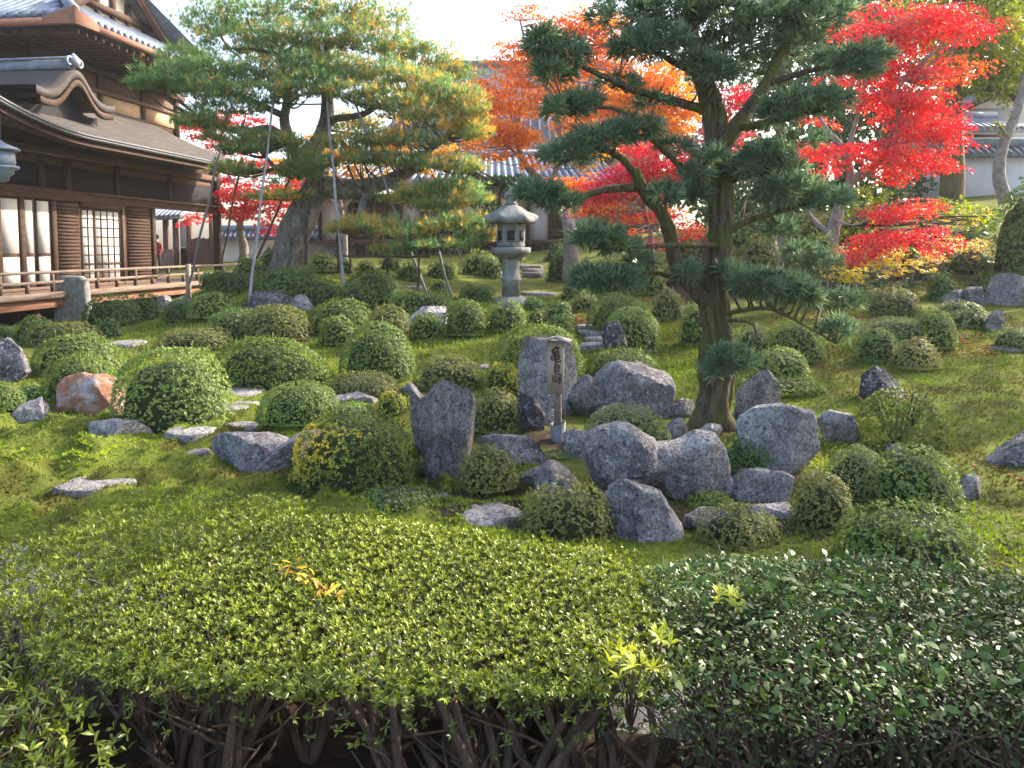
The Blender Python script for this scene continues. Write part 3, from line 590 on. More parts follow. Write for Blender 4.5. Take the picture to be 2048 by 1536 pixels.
# big main hall behind with a high grey roof
B2 = thing('main_hall', 'large hall with high grey hipped roof showing behind orange maple leaves', 'building', (pt(1000, 480, 47)[0], 47, 2.0))
def lx2(u): return pt(u, 500, 47)[0] - B2.location[0]
def lz2(v, y=47): return pt(1024, v, y)[2] - 2.0
box('wall', B2, M['dark'], lx2(800), lx2(1330), 2, 12, -1, lz2(300)); 
tiled_roof(B2, 'roof', (lx2(740), 0, lz2(305)), (lx2(1400), 0, lz2(305)), (lx2(1290), 5.5, lz2(132, 52.5)), (lx2(850), 5.5, lz2(132, 52.5)), 32, .10, 'tile_far')
box('ridge', B2, M['tile_far'], lx2(855), lx2(1285), 5.3, 5.9, lz2(132, 52.5), lz2(122, 52.5))
# right-hand range: gabled storehouse and a plastered wall with tiled coping
B3 = thing('gabled_storehouse', 'cream gabled building with grey tiled roof at the upper right edge', 'building', pt(2010, 300, 33))
def l3(u, v, y): p = pt(u, v, y); return p - np.array(B3.location)
p0, p1 = l3(1925, 300, 33), l3(2180, 300, 33)
box('wall', B3, M['plaster'], p0[0], p1[0], 0, 6, -1.6, l3(2000, 215, 33)[2])
ap = l3(2030, 165, 33); 
put('gable_wall', mesh('gable_wall', np.array([(p0[0], -.01, l3(2000, 216, 33)[2]), (p1[0], -.01, l3(2000, 216, 33)[2]), (ap[0] + .3, -.01, ap[2] - .1)]), [(0, 1, 2)]), M['plaster'], B3, world=False)
e0 = l3(1885, 228, 33); tiled_roof(B3, 'roof', (e0[0], 6.2, e0[2]), (e0[0], -.6, e0[2]), (ap[0] + .3, -.6, ap[2] + .15), (ap[0] + .3, 6.2, ap[2] + .15), 14, .09)
e1 = l3(2200, 228, 33); tiled_roof(B3, 'roof', (e1[0], -.6, e1[2]), (e1[0], 6.2, e1[2]), (ap[0] + .3, 6.2, ap[2] + .15), (ap[0] + .3, -.6, ap[2] + .15), 14, .09)
put('bargeboard', mesh('bargeboard', np.array([(e0[0], -.66, e0[2]), (e0[0], -.66, e0[2] - .22), (ap[0] + .3, -.66, ap[2] - .12), (ap[0] + .3, -.66, ap[2] + .12)]), [(0, 1, 2, 3)]), M['dark'], B3, world=False)
q0, q1 = l3(1910, 262, 31), l3(2030, 262, 31)
tiled_roof(B3, 'porch_roof', (q0[0], -3.2, l3(0, 268, 31)[2]), (q1[0], -3.2, l3(0, 268, 31)[2]), (q1[0] - .3, -1.2, l3(0, 240, 32)[2]), (q0[0] + .3, -1.2, l3(0, 240, 32)[2]), 9, .08)
box('porch_body', B3, M['red_wood'], q0[0] + .2, q1[0] - .2, -2.2, -.1, -1.6, l3(0, 270, 31)[2])
wl = thing('plaster_wall', 'white plaster boundary wall with grey tiled coping on the right hillside', 'wall', pt(1950, 390, 28))
x0, x1 = pt(1855, 390, 28)[0] - wl.location[0], pt(2300, 390, 28)[0] - wl.location[0]; zt = pt(1950, 312, 28)[2] - wl.location[2]
box('wall', wl, M['white'], x0, x1, 0, .35, -1, zt)
tiled_roof(wl, 'coping', (x0 - .1, -.35, zt), (x1, -.35, zt + .02), (x1, .18, zt + .36), (x0 - .1, .18, zt + .36), 30, .06)
# gate pavilion seen under the eave of the hall, with a walled lane
gpv = thing('gate_pavilion', 'small tiled pavilion with board fence seen beyond the veranda corner', 'building', pt(360, 540, 36))
def l4(u, v, y=36): return pt(u, v, y) - np.array(gpv.location)
tiled_roof(gpv, 'roof', (l4(295, 438)[0], -.5, l4(0, 437)[2]), (l4(372, 438)[0], -.5, l4(0, 434)[2]), (l4(350, 400)[0], 2.2, l4(0, 405)[2]), (l4(280, 400)[0], 2.2, l4(0, 405)[2]), 8, .09)
for u in (318, 338, 366, 412): box('post', gpv, M['wood'], l4(u, 0)[0] - .1, l4(u, 0)[0] + .1, -.1, .1, -.9, l4(0, 436)[2])
box('white_panel', gpv, M['white'], l4(346, 0)[0], l4(364, 0)[0], .05, .12, l4(0, 495)[2], l4(0, 442)[2])
box('dark_base', gpv, M['dark'], l4(346, 0)[0], l4(364, 0)[0], .04, .13, -.9, l4(0, 496)[2])
for k in range(12): x = l4(370 + k * 4.6, 0)[0]; box('fence_board', gpv, M['wood'], x, x + .095, -.06, 0, -.9, l4(0, 478)[2] + .03 * (k % 3))
for k in range(6): x = l4(314 + k * 4.6, 0)[0]; box('fence_board', gpv, M['rail'], x, x + .095, -.5, -.44, -.9, l4(0, 500)[2] + .03 * (k % 3))
lw = thing('lane_wall', 'long grey lane wall in shade behind the pine trunk', 'wall', pt(520, 525, 40))
x0, x1 = pt(425, 525, 40)[0] - lw.location[0], pt(660, 525, 40)[0] - lw.location[0]; zt = pt(500, 462, 40)[2] - lw.location[2]
box('wall', lw, M['plaster'], x0, x1, 0, .4, -1.2, zt - .35); box('stone_base', lw, M['rock_dark'], x0, x1, -.06, .45, -1.4, -.25)
tiled_roof(lw, 'coping', (x0, -.45, zt - .35), (x1, -.45, zt - .35), (x1, .2, zt), (x0, .2, zt), 26, .08)
# ------------------------------------------------------------------ rocks
_rs = [0]
def rock_mesh(name, poly, y, depth, rough=.05, cuts=13, nphi=54, npsi=24, sink=.14, lean=0.0, boxy=.5):
    """solid stone whose outline towards the garden front is poly (photograph pixels) at distance y, depth metres thick"""
    _rs[0] += 1; seed = _rs[0]; r = np.random.default_rng(100 + seed)
    poly = np.array(poly, float); k = y / F / CP
    vb = poly[:, 1].max(); vt = poly[:, 1].min(); mid = (vb + vt) / 2
    poly = poly.copy(); low = poly[:, 1] > mid; poly[low, 1] += sink * (vb - vt)
    c = np.array(((poly[:, 0].min() + poly[:, 0].max()) / 2, (poly[:, 1].min() + poly[:, 1].max()) / 2))
    L_ = (poly - c) * k; L_[:, 1] *= -1
    ph = np.linspace(0, 2 * np.pi, nphi, endpoint=False); Rr = np.zeros(nphi)
    A, B_ = L_, np.roll(L_, -1, 0)
    for q, p in enumerate(ph):
        d = np.array((math.cos(p), math.sin(p))); e = B_ - A; den = d[0] * e[:, 1] - d[1] * e[:, 0]
        with np.errstate(all='ignore'):
            tt_ = (A[:, 0] * e[:, 1] - A[:, 1] * e[:, 0]) / den; uu = (A[:, 0] * d[1] - A[:, 1] * d[0]) / den
        ok = (np.abs(den) > 1e-9) & (tt_ > 0) & (uu >= -1e-6) & (uu <= 1 + 1e-6); Rr[q] = tt_[ok].max() if ok.any() else .1
    psi = np.linspace(-np.pi / 2 + .12, np.pi / 2 - .12, npsi); cc = np.cos(psi) ** boxy
    X = Rr[None, :] * np.cos(ph) * cc[:, None]; Z = Rr[None, :] * np.sin(ph) * cc[:, None]; Y = np.repeat((np.sin(psi) * depth / 2)[:, None], nphi, 1)
    Y = Y + lean * Z
    V = np.stack([X, Y, Z], -1).reshape(-1, 3); size = (L_.max(0) - L_.min(0)).mean()
    for _ in range(cuts):
        n = r.normal(size=3); n[1] = -abs(n[1]) * 1.6 - .3 if r.random() < .7 else n[1]; n[2] = n[2] * .8 + .15; n /= np.linalg.norm(n)
        d = V @ n; lim = d.max() * r.uniform(.5, .84); over = d > lim; V[over] -= n * (d[over] - lim)[:, None] * .97
    V[:, 0] *= np.ptp(L_[:, 0]) / np.ptp(V[:, 0]); V[:, 2] *= np.ptp(L_[:, 1]) / np.ptp(V[:, 2]); V[:, 0] += (L_[:, 0].max() + L_[:, 0].min() - V[:, 0].max() - V[:, 0].min()) / 2; V[:, 2] += (L_[:, 1].max() + L_[:, 1].min() - V[:, 2].max() - V[:, 2].min()) / 2; V[:, [0, 2]] *= 1.05
    nn = unit(V); V = V + nn * (fbm(V, 2.0 / size, seed, 4) * rough * size * 1.1)[:, None] + nn * ((np.abs(fbm(V, 4.5 / size, seed + 5, 4)) - .25) * -rough * 1.5 * size)[:, None]
    w0 = pt(c[0], c[1], y); V = V + w0
    n0 = len(V); V = np.vstack([V, w0 + (0, -depth / 2, 0), w0 + (0, depth / 2, 0)])
    i = np.arange(npsi - 1)[:, None] * nphi; j = np.arange(nphi)[None, :]; kk = (j + 1) % nphi
    Fq = np.stack([i + j, i + kk, i + nphi + kk, i + nphi + j], -1).reshape(-1, 4); a_ = np.arange(nphi)
    V[n0] = V[:nphi].mean(0); V[n0 + 1] = V[(npsi - 1) * nphi:n0].mean(0)
    return mesh(name, V, [Fq, np.c_[np.full(nphi, n0), (a_ + 1) % nphi, a_], np.c_[np.full(nphi, n0 + 1), (npsi - 1) * nphi + a_, (npsi - 1) * nphi + (a_ + 1) % nphi]], smooth=True, sharp=24)
def ell(u0, u1, v0, v1, seed=0, n=11, p=2.6):
    r = np.random.default_rng(seed); a = np.linspace(0, 2 * np.pi, n, endpoint=False) + r.uniform(0, .5)
    x = np.sign(np.cos(a)) * np.abs(np.cos(a)) ** (2 / p); z = np.sign(np.sin(a)) * np.abs(np.sin(a)) ** (2 / p); q = r.uniform(.86, 1.06, n)
    return np.c_[(u0 + u1) / 2 + (u1 - u0) / 2 * x * q, (v0 + v1) / 2 + (v1 - v0) / 2 * z * q]
def rock(label, poly, mat='rock', y=None, dr=.75, name='rock', vbase=None, **k):
    poly = np.array(poly, float)
    if len(poly) == 2: poly = ell(poly[0, 0], poly[1, 0], poly[0, 1], poly[1, 1], int(poly.sum()))
    wpx = np.ptp(poly[:, 0])
    if y is None:
        y0 = gnd(poly[:, 0].mean(), vbase or poly[:, 1].max())[1]; dep = wpx * y0 / F * dr; y = y0 + dep * .42
    dep = wpx * y / F * dr
    me = rock_mesh(name, poly, y, dep, **k)
    return single(name, me, M[mat], label, 'rock')
rock('tall upright weathered rock with squared top and small dark hole', [(850, 770), (880, 764), (912, 770), (940, 790), (947, 830), (943, 880), (925, 930), (905, 955), (875, 982), (862, 972), (850, 920), (838, 870), (836, 800)], 'rock_streak', cuts=6, rough=.045, dr=.8)
rock('thin pale slab leaning against the left side of the tall upright rock', [(818, 775), (838, 768), (846, 790), (846, 860), (856, 940), (846, 945), (828, 880), (815, 820)], 'rock_streak', y=7.55, dr=2.2, rough=.03)
rock('broad flat-topped rock overhanging the moss at the left of the hedge', [(418, 880), (450, 868), (520, 870), (562, 884), (565, 900), (530, 930), (490, 952), (440, 940), (418, 925)], 'rock', dr=.9, cuts=6)
rock('wedge-shaped grey rock leaning on the broad flat-topped rock', [(485, 948), (540, 905), (590, 868), (640, 862), (650, 890), (615, 950), (560, 962), (510, 958)], 'rock', dr=.8, cuts=6)
rock('blocky rust-stained rock in front of a round shrub', [(128, 762), (160, 750), (215, 752), (238, 768), (243, 820), (235, 846), (175, 848), (125, 842), (122, 800)], 'rock_rust', cuts=4, boxy=.4)
rock('low grey lichen-flecked rock lying below the rust-stained one', [(162, 850), (215, 843), (260, 845), (290, 868), (285, 885), (230, 896), (175, 880)], 'rock', dr=.8)
rock('dark pointed boulder cut by the left edge of the garden view', [(-60, 700), (0, 680), (25, 700), (45, 740), (52, 765), (0, 775), (-60, 770)], 'rock_dark')
rock('grey sloping stone between left-edge shrubs', [(28, 850), (50, 815), (80, 800), (95, 815), (92, 848), (60, 856)], 'rock')
rock('tall rounded rock standing behind the wooden signboard', [(1037, 730), (1050, 700), (1085, 680), (1110, 675), (1140, 705), (1150, 760), (1140, 805), (1120, 822), (1070, 820), (1045, 780)], 'rock_pale', dr=.5, rough=.03, vbase=836)
rock('big blocky grey rock right of the signboard', [(1192, 752), (1215, 733), (1290, 730), (1340, 745), (1347, 780), (1340, 815), (1310, 838), (1250, 834), (1205, 820), (1190, 790)], 'rock', cuts=7, vbase=842)
rock('low streaked rock joining the big block and the tall rounded rock', [(1128, 820), (1140, 770), (1165, 752), (1200, 758), (1210, 800), (1190, 832), (1150, 834)], 'rock_streak', vbase=838)
rock('small dark pointed rock left of the sign post', [(1035, 860), (1036, 800), (1052, 785), (1068, 795), (1088, 840), (1088, 868), (1060, 872)], 'rock_dark')
rock('small whitish stone touching the sign post', [(1080, 832), (1098, 820), (1120, 826), (1120, 848), (1098, 858), (1082, 850)], 'rock_pale')
rock('long low rock below the signboard', [(950, 880), (1000, 873), (1080, 876), (1103, 890), (1100, 925), (1060, 948), (1020, 940), (960, 905)], 'rock', dr=.6)
rock('small angular stone beside the grey sleeve of the sign post', [(1128, 870), (1150, 860), (1172, 868), (1176, 900), (1160, 920), (1138, 912)], 'rock_pale')
rock('rounded grey rock in front of the long low rock', [(1040, 965), (1060, 938), (1110, 924), (1160, 936), (1172, 965), (1150, 995), (1070, 1000), (1042, 990)], 'rock')
rock('largest rounded boulder in the rock island', [(1166, 920), (1180, 880), (1220, 852), (1262, 850), (1300, 880), (1330, 930), (1345, 975), (1310, 1000), (1240, 1010), (1185, 985)], 'rock', cuts=6, rough=.06)
rock('low slanting rock sloping towards the hedge under the largest boulder', [(1205, 965), (1260, 965), (1320, 985), (1360, 1030), (1365, 1068), (1320, 1085), (1240, 1078), (1215, 1020)], 'rock', cuts=6)
rock('broad pale rock with a raised knob at the right of the largest boulder', [(1310, 890), (1360, 885), (1385, 866), (1425, 866), (1445, 890), (1460, 950), (1440, 985), (1380, 1005), (1330, 985), (1305, 940)], 'rock_pale', cuts=5)
rock('pointed grey rock behind the base of the podocarpus trunk', [(1472, 830), (1480, 790), (1520, 750), (1545, 745), (1558, 790), (1562, 835), (1510, 845)], 'rock', rough=.03)
rock('big spotted flat-topped rock right of the podocarpus trunk', [(1474, 850), (1495, 820), (1560, 815), (1620, 825), (1632, 880), (1622, 930), (1590, 948), (1530, 920), (1490, 900)], 'rock_pale', cuts=6, vbase=955)
rock('smooth pale sloping rock beside the see-through shrub', [(1640, 840), (1660, 822), (1700, 830), (1725, 880), (1740, 895), (1700, 895), (1660, 885)], 'rock_pale', rough=.03)
rock('lone pointed rock on the open moss lawn', [(1724, 795), (1732, 750), (1752, 734), (1775, 745), (1806, 775), (1790, 800), (1740, 806)], 'rock_dark', rough=.03)
rock('rock with undercut dark front below the spotted flat-topped rock', [(1466, 960), (1500, 942), (1560, 945), (1592, 965), (1590, 1000), (1540, 1012), (1480, 1000)], 'rock_pale', dr=.8)
rock('low brown stone behind the glossy hedge', [(1370, 1040), (1400, 1020), (1445, 1022), (1455, 1050), (1430, 1075), (1380, 1072)], 'rock', dr=.8)
rock('low flat stone between the undercut rock and glossy hedge', [(1500, 1018), (1590, 1012), (1600, 1030), (1560, 1046), (1505, 1044)], 'rock', dr=.8)
rock('rounded grey boulder at the right edge of the moss lawn', [(1985, 905), (2000, 870), (2050, 862), (2110, 880), (2110, 930), (2040, 940), (1995, 930)], 'rock')
rock('small grey stone behind the large dome at the right path', [(1918, 985), (1930, 955), (1955, 950), (1966, 975), (1955, 1000), (1930, 1002)], 'rock')
rock('small pointed dark stone above the large dome on the right', [(1770, 915), (1785, 893), (1806, 890), (1808, 915), (1790, 925)], 'rock_dark')
rock('white flat stone left of the podocarpus trunk', [(1336, 812), (1350, 800), (1385, 803), (1396, 820), (1385, 838), (1345, 836)], 'rock_pale')
rock('small broken stone at the foot of the podocarpus roots', [(1328, 868), (1335, 846), (1360, 838), (1378, 855), (1372, 878), (1345, 880)], 'rock')
rock('grey stone between podocarpus roots and pale knobbed rock', [(1392, 862), (1410, 848), (1440, 850), (1446, 872), (1420, 880), (1396, 876)], 'rock_pale', y=8.0)
rock('black upright rock with a white lichen spot', [(1207, 660), (1213, 645), (1240, 645), (1256, 680), (1256, 700), (1225, 702), (1212, 690)], 'rock_dark', y=gnd(1264, 714)[1] - .08, rough=.04)
rock('large craggy rock on the bank at the right edge', [(1980, 600), (1985, 560), (2015, 548), (2060, 560), (2090, 590), (2090, 615), (2010, 618)], 'rock_pale', dr=.8)
rock('slender upright stone above the craggy rock at right edge', [(1988, 552), (1990, 520), (2005, 514), (2014, 530), (2012, 556)], 'rock_pale', y=17.8)
rock('white pointed stone below the craggy bank rock', [(1972, 660), (1980, 632), (2004, 620), (2010, 650), (2006, 664)], 'rock_pale')
rock('dark rounded stone left of the craggy bank rock', [(1930, 590), (1945, 574), (1968, 578), (1974, 600), (1955, 612), (1934, 608)], 'rock_dark')
rock('small grey stone beneath the yellow flowers', [(1880, 598), (1900, 580), (1926, 586), (1930, 604), (1900, 610)], 'rock')
rock('whitish rock peeping out under the long low dome', [(806, 630), (830, 614), (870, 614), (892, 625), (890, 652), (850, 660), (815, 650)], 'rock_pale')
rock('flat grey rock just behind the azalea hedge', [(880, 1050), (930, 1022), (1000, 1016), (1045, 1030), (1040, 1058), (960, 1070), (890, 1066)], 'rock_pale', dr=.9, cuts=3)
rock('dark wet stone beside the low dome behind the hedge', [(858, 1000), (885, 990), (915, 1002), (920, 1024), (880, 1028), (860, 1018)], 'rock_dark')
rock('white stone at the foot of the pine mound', [(582, 612), (590, 592), (610, 590), (625, 610), (615, 622), (590, 622)], 'rock_pale')
rock('long dark stone bank under the pine mound', [(490, 612), (510, 585), (560, 582), (588, 600), (585, 618), (520, 622)], 'rock_dark')
rock('round grey stone at the end of the veranda', [(308, 610), (318, 594), (335, 592), (346, 606), (340, 616), (316, 616)], 'rock_pale')
rock('low pale stone beside the veranda support pole', [(346, 608), (360, 597), (382, 598), (388, 612), (362, 618)], 'rock_pale')
rock('low pale rock between the brown dome and yellow sprigs', [(650, 812), (680, 795), (715, 787), (752, 800), (750, 818), (690, 822)], 'rock_pale', dr=.8)
rock('small flat stone behind the tall upright rock', [(785, 782), (820, 768), (840, 772), (838, 788), (800, 792)], 'rock_pale', dr=.9)
rock('upright grey standing stone beside the veranda', [(110, 642), (117, 560), (122, 553), (165, 554), (175, 562), (180, 642)], 'stone', dr=.35, sink=.05, rough=.01, cuts=0, boxy=.16, name='standing_stone')
# flat stepping stones
def slab(label, u0, u1, v0, v1, group, mat='slab', name='stepping_stone', h=.022):
    a, b_ = gnd((u0 + u1) / 2, v0), gnd((u0 + u1) / 2, v1); c = (a + b_) / 2; ry = max(.12, (a[1] - b_[1]) / 2); rx = (u1 - u0) / 2 * c[1] / F
    r = np.random.default_rng(int(u0 * 7 + v0)); n = 22; th = np.linspace(0, 2 * np.pi, n, endpoint=False)
    q = 1 + .10 * np.sin(2 * th + r.uniform(0, 6)) + .07 * np.sin(3 * th + r.uniform(0, 6)) + r.normal(0, .03, n)
    cx, sx = np.cos(th), np.sin(th); e = .7
    rim = np.c_[c[0] + rx * q * np.sign(cx) * np.abs(cx) ** e, c[1] + ry * q * np.sign(sx) * np.abs(sx) ** e]
    gz_ = max(H(rim[:, 0], rim[:, 1]).mean(), h1(c[0], c[1])); rings = []
    for f, z in ((1.0, -.12), (1.0, h * .55), (.93, h), (.55, h + .012), (.15, h + .010)):
        p = np.c_[c[0] + (rim[:, 0] - c[0]) * f, c[1] + (rim[:, 1] - c[1]) * f, np.full(n, gz_ + z)]; p[:, 2] += fbm(p, 3.0, 5, 2) * .018; rings.append(p)
    V = np.concatenate(rings); i = np.arange(4)[:, None] * n; j = np.arange(n)[None, :]; k = (j + 1) % n
    me = mesh(name, V, [np.stack([i + j, i + k, i + n + k, i + n + j], -1).reshape(-1, 4), (4 * n + np.arange(n))[None, :]])
    return single(name, me, M[mat], label, 'stepping stone', group=group)
GP = 'stepping stones through the moss on the left'
slab('large flat stepping stone alone in the mounded moss at left', 112, 268, 965, 996, GP)
slab('small stepping stone at the moss left of the overhanging rock', 366, 412, 922, 938, GP)
slab('stepping stone behind the broad overhanging rock at lower end of path', 340, 425, 880, 902, GP)
slab('stepping stone touching the top of the broad overhanging rock', 432, 522, 853, 872, GP)
slab('middle stepping stone right of the biggest left-hand dome', 432, 518, 817, 840, GP)
slab('uppermost stepping stone right of the biggest left-hand dome', 445, 520, 786, 808, GP)
slab('pale flat stone on the moss near the standing stone', 222, 292, 680, 697, GP)
slab('small rectangular pale paving stone behind the yellow-tipped dome', 958, 985, 728, 742, GP)
slab('thin flat stone in the moss below the twin domes', 895, 955, 658, 668, GP)
slab('long flat stone on the moss at the right edge', 1985, 2070, 694, 706, GP)
GP = 'stone steps leading up past the black rock'
for k, (u0, u1, v0, v1) in enumerate([(1160, 1215, 690, 702), (1170, 1212, 678, 687), (1158, 1212, 664, 674), (1152, 1198, 654, 661)]):
    slab(['lowest of four stone steps beside the black upright rock', 'second step from below beside the black upright rock', 'third step from below beside the black upright rock', 'top step of the flight beside the black upright rock'][k], u0, u1, v0, v1, GP, h=.06)
GP = 'far stone steps behind the lantern'
for k, (u0, u1, v0, v1) in enumerate([(1044, 1090, 551, 556), (1046, 1086, 543, 548), (1040, 1084, 536, 540)]):
    slab(['lowest of the distant steps right of the lantern', 'middle of the distant steps right of the lantern', 'highest of the distant steps right of the lantern'][k], u0, u1, v0, v1, GP, h=.12)
slab('long flat paving stone at the right of the lantern foot', 1040, 1110, 582, 592, None)
slab('pale flat stone in the lawn left of the lantern', 800, 850, 572, 579, None)
# ------------------------------------------------------------------ clipped shrubs
def dome(label, u0, u1, vt, vb, mat='g', e=.86, dens=1.0, back=.8, dr=.92, lmul=1.0, rough=.05, y=None, cat='shrub', group='clipped shrubs in the moss garden', k=5, core=.82, name='clipped_shrub', tint=.42, amax=98, sprig=0, topt=.0, ydir=None):
    seed = int(u0 * 3 + vt); r = np.random.default_rng(seed); u = (u0 + u1) / 2
    g0 = gnd(u, vb); y0 = y or g0[1]; rx = (u1 - u0) / 2 * y0 / F; ry = min(rx * dr, 1.0)
    yc = y0 + (ry * back if y is None else 0); rx = (u1 - u0) / 2 * yc / F * .985; ry = min(rx * dr, 1.0); xc = pt(u, vt, yc)[0]; zb = h1(xc, yc); h = max(.12, pt(u, vt, yc)[2] - zb)
    root = thing(name, label, cat, (xc, yc, zb), group=group)
    lmul *= r.uniform(.85, 1.2); tint += r.uniform(-.07, .07); rough *= r.uniform(.6, 1.25); e *= r.uniform(.94, 1.06)
    if not sprig and r.random() < .5: sprig = int(r.integers(8, 26))
    L = np.clip(.0024 * yc, .020, .075) * lmul; A = 2.1 * np.pi * (rx * ry + rx * h + ry * h) / 3 * 1.1; n = int(dens * 1.08 * A / (L * L * 1.25))
    n = min(n, 7000); d = rand_dirs(int(n * 1.6), r); d = d[d[:, 2] > -.28]
    keep = (d[:, 1] < .25) | (r.random(len(d)) < .22); d = d[keep][:n]
    def shape(d):
        s = np.sign(d) * np.abs(d) ** e; P = s * (rx, ry, h); P[:, 2] = np.where(P[:, 2] < 0, P[:, 2] * .5, P[:, 2]) 
        lump = 1 + rough * fbm(P + seed, 2.4 / max(rx, .3), seed, 2) * 1.6 + rough * .45 * vnoise(P + seed, 9 / max(rx, .3), seed + 3); return P * lump[:, None]
    P = shape(d); N = unit(d / np.array((rx, ry, h)) * np.array((rx, rx, rx)))
    N = unit(N + np.array((0, 0, .35))); P = P - N * (r.random(len(P)) ** 1.6 * 1.5 * L)[:, None]
    P[:, 2] = np.maximum(P[:, 2], .01)
    tn = tint + .16 * fbm(P + seed, 2.2 / max(rx, .3), seed + 9, 2) + r.normal(0, .10, len(P)) + topt * np.clip(N[:, 2] - .3, 0, 1) * np.clip(.5 + vnoise(P + seed, 2.0 / rx, seed + 31) * 1.4, 0, 1)
    if ydir: tn = tn + .75 * np.clip((unit(d) @ np.array(ydir) - .62 + .25 * vnoise(P, 6, 3)) * 3, 0, 1) * (r.random(len(P)) < .8)
    dead = vnoise(P + seed * 1.7, 3.2 / max(rx, .3), seed + 77) > r.uniform(.66, 1.1); thin = ~dead | (r.random(len(P)) < .35); P, N, d, tn = P[thin], N[thin], d[thin], tn[thin]
    ch = [tufts(P + np.array((xc, yc, zb)), N, L, .53, k, LEAF2, np.clip(tn, 0, 1), 35, amax, r=r)]
    if sprig:
        q = r.choice(len(P), sprig); ss_ = unit(N[q] + rand_dirs(sprig, r) * .4 + (0, 0, .5))
        for f in (.03, .055, .08): ch.append(tufts(P[q] + ss_ * f + np.array((xc, yc, zb)), ss_, L * .9, .42, 4, LEAF2, np.clip(tint + .25, 0, 1), 20, 60, r=r))
    foliage('foliage', ch, M[mat], root)
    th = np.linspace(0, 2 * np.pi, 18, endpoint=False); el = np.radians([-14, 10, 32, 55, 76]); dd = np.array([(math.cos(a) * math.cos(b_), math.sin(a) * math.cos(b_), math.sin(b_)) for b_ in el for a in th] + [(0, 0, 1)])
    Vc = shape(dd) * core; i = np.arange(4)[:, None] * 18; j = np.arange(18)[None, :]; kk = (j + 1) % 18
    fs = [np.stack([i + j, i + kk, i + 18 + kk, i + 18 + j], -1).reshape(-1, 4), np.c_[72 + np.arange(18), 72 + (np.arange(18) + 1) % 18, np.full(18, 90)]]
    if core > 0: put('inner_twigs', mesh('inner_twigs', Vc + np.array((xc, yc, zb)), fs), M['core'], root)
    return root, (xc, yc, zb, rx, ry, h)
dome('dark green dome right of the upright standing stone', 170, 280, 590, 658, 'd')
dome('small dark dome touching the larger dome by the veranda', 262, 326, 587, 645, 'd')
dome('small dome in front of the dark gap under the veranda', 28, 110, 632, 690, 'g')
dome('long low olive dome in front of the standing stone', 52, 206, 642, 692, 'b', dr=.6)
dome('small rounded dome right of the long low olive dome', 186, 247, 637, 680, 'd')
dome('tiny dome at the left edge below the veranda', -30, 34, 650, 688, 'd')
dome('broad round dome behind the rust-stained rock cluster', 68, 242, 668, 756, 'g', tint=.5)
dome('tall dome directly behind the rust-stained rock', 84, 234, 709, 856, 'o', tint=.42, y=gnd(180, 852)[1] + .95)
dome('largest loose-leaved dome left of the stepping stones', 233, 456, 694, 872, 'g', e=.74, lmul=1.2, tint=.55, sprig=60, rough=.06)
dome('dome cut by the left edge beside the sloping stone', -50, 46, 764, 852, 'g', tint=.5)
dome('low ragged ground bush right of the dark pointed boulder', 30, 96, 764, 814, 'd', e=1, tint=.6)
dome('flat-topped brownish dome behind the largest loose-leaved dome', 325, 468, 655, 702, 'b', e=.7)
dome('long sprawling olive mound right of the largest left dome', 408, 668, 674, 790, 'o', e=.95, dr=.55, tint=.35)
dome('green dome with its left half showing beside brown hollow dome', 414, 540, 616, 682, 'd', tint=.5)
dome('brown-tinged dome with a dark hollow on its right side', 479, 624, 609, 690, 'b', tint=.5, rough=.08)
dome('sunlit yellowish dome below the leaning support pole', 376, 480, 586, 642, 'o', tint=.7, lmul=1.1)
dome('dark low dome left of the sunlit yellowish dome', 325, 398, 600, 644, 'd')
dome('dark spreading bush on the left flank of the pine mound', 410, 512, 538, 596, 'd', e=1.0, rough=.1)
dome('dark spreading bush under the pine trunk', 505, 650, 535, 604, 'd', e=1.0, rough=.1)
dome('oblong dark dome in front of the pine mound', 592, 680, 558, 614, 'd', e=.7)
dome('big dark dome right of the central support pole', 685, 800, 541, 610, 'd')
dome('dome overlapped by the central support pole', 673, 758, 566, 624, 'g', tint=.4)
dome('wide green dome at the foot of the central support pole', 620, 748, 598, 668, 'g', tint=.45)
dome('small light olive dome in front of the wide green dome', 636, 714, 630, 694, 'o', tint=.4)
dome('brownish dome behind the egg-shaped dome', 726, 826, 611, 694, 'b', tint=.45)
dome('tall egg-shaped dome in the middle of the garden', 677, 832, 643, 770, 'g', e=.9, tint=.45, rough=.025)
dome('long low dome above the whitish rock', 775, 908, 583, 624, 'g', e=.7, dr=.7, tint=.55)
dome('small dome in front of the whitish rock', 820, 889, 626, 680, 'g', tint=.5)
dome('left one of the twin domes before the stone lantern', 884, 977, 600, 678, 'g', e=.8, tint=.42)
dome('right one of the twin domes before the stone lantern', 970, 1054, 601, 668, 'g', e=.8, tint=.55)
dome('low dark dome on the lawn left of the lantern', 918, 992, 568, 604, 'd')
dome('large ragged dome behind the rock of the signboard', 977, 1172, 648, 782, 'o', tint=.45, sprig=80, rough=.06)
dome('dome peeping over the right of the large ragged dome', 1084, 1152, 629, 694, 'g', tint=.5)
dome('small dark dome right of the lantern near red leaves', 1088, 1147, 600, 648, 'd')
dome('tiny dome between the twin domes and the dark dome', 1052, 1092, 619, 652, 'g', tint=.5)
dome('tiny flat dome right beside the lantern post', 1042, 1092, 597, 622, 'd')
dome('large smooth dome left of the podocarpus, farther one of two', 1172, 1304, 589, 672, 'g', tint=.42, rough=.025)
dome('large smooth dome touching the black upright rock', 1204, 1324, 614, 710, 'g', tint=.55, rough=.03)
dome('narrow dome half hidden by the podocarpus trunk', 1358, 1424, 608, 694, 'g', tint=.5)
dome('brownish loose bush under crimson maple leaves', 1298, 1372, 577, 644, 'b', e=1, rough=.12)
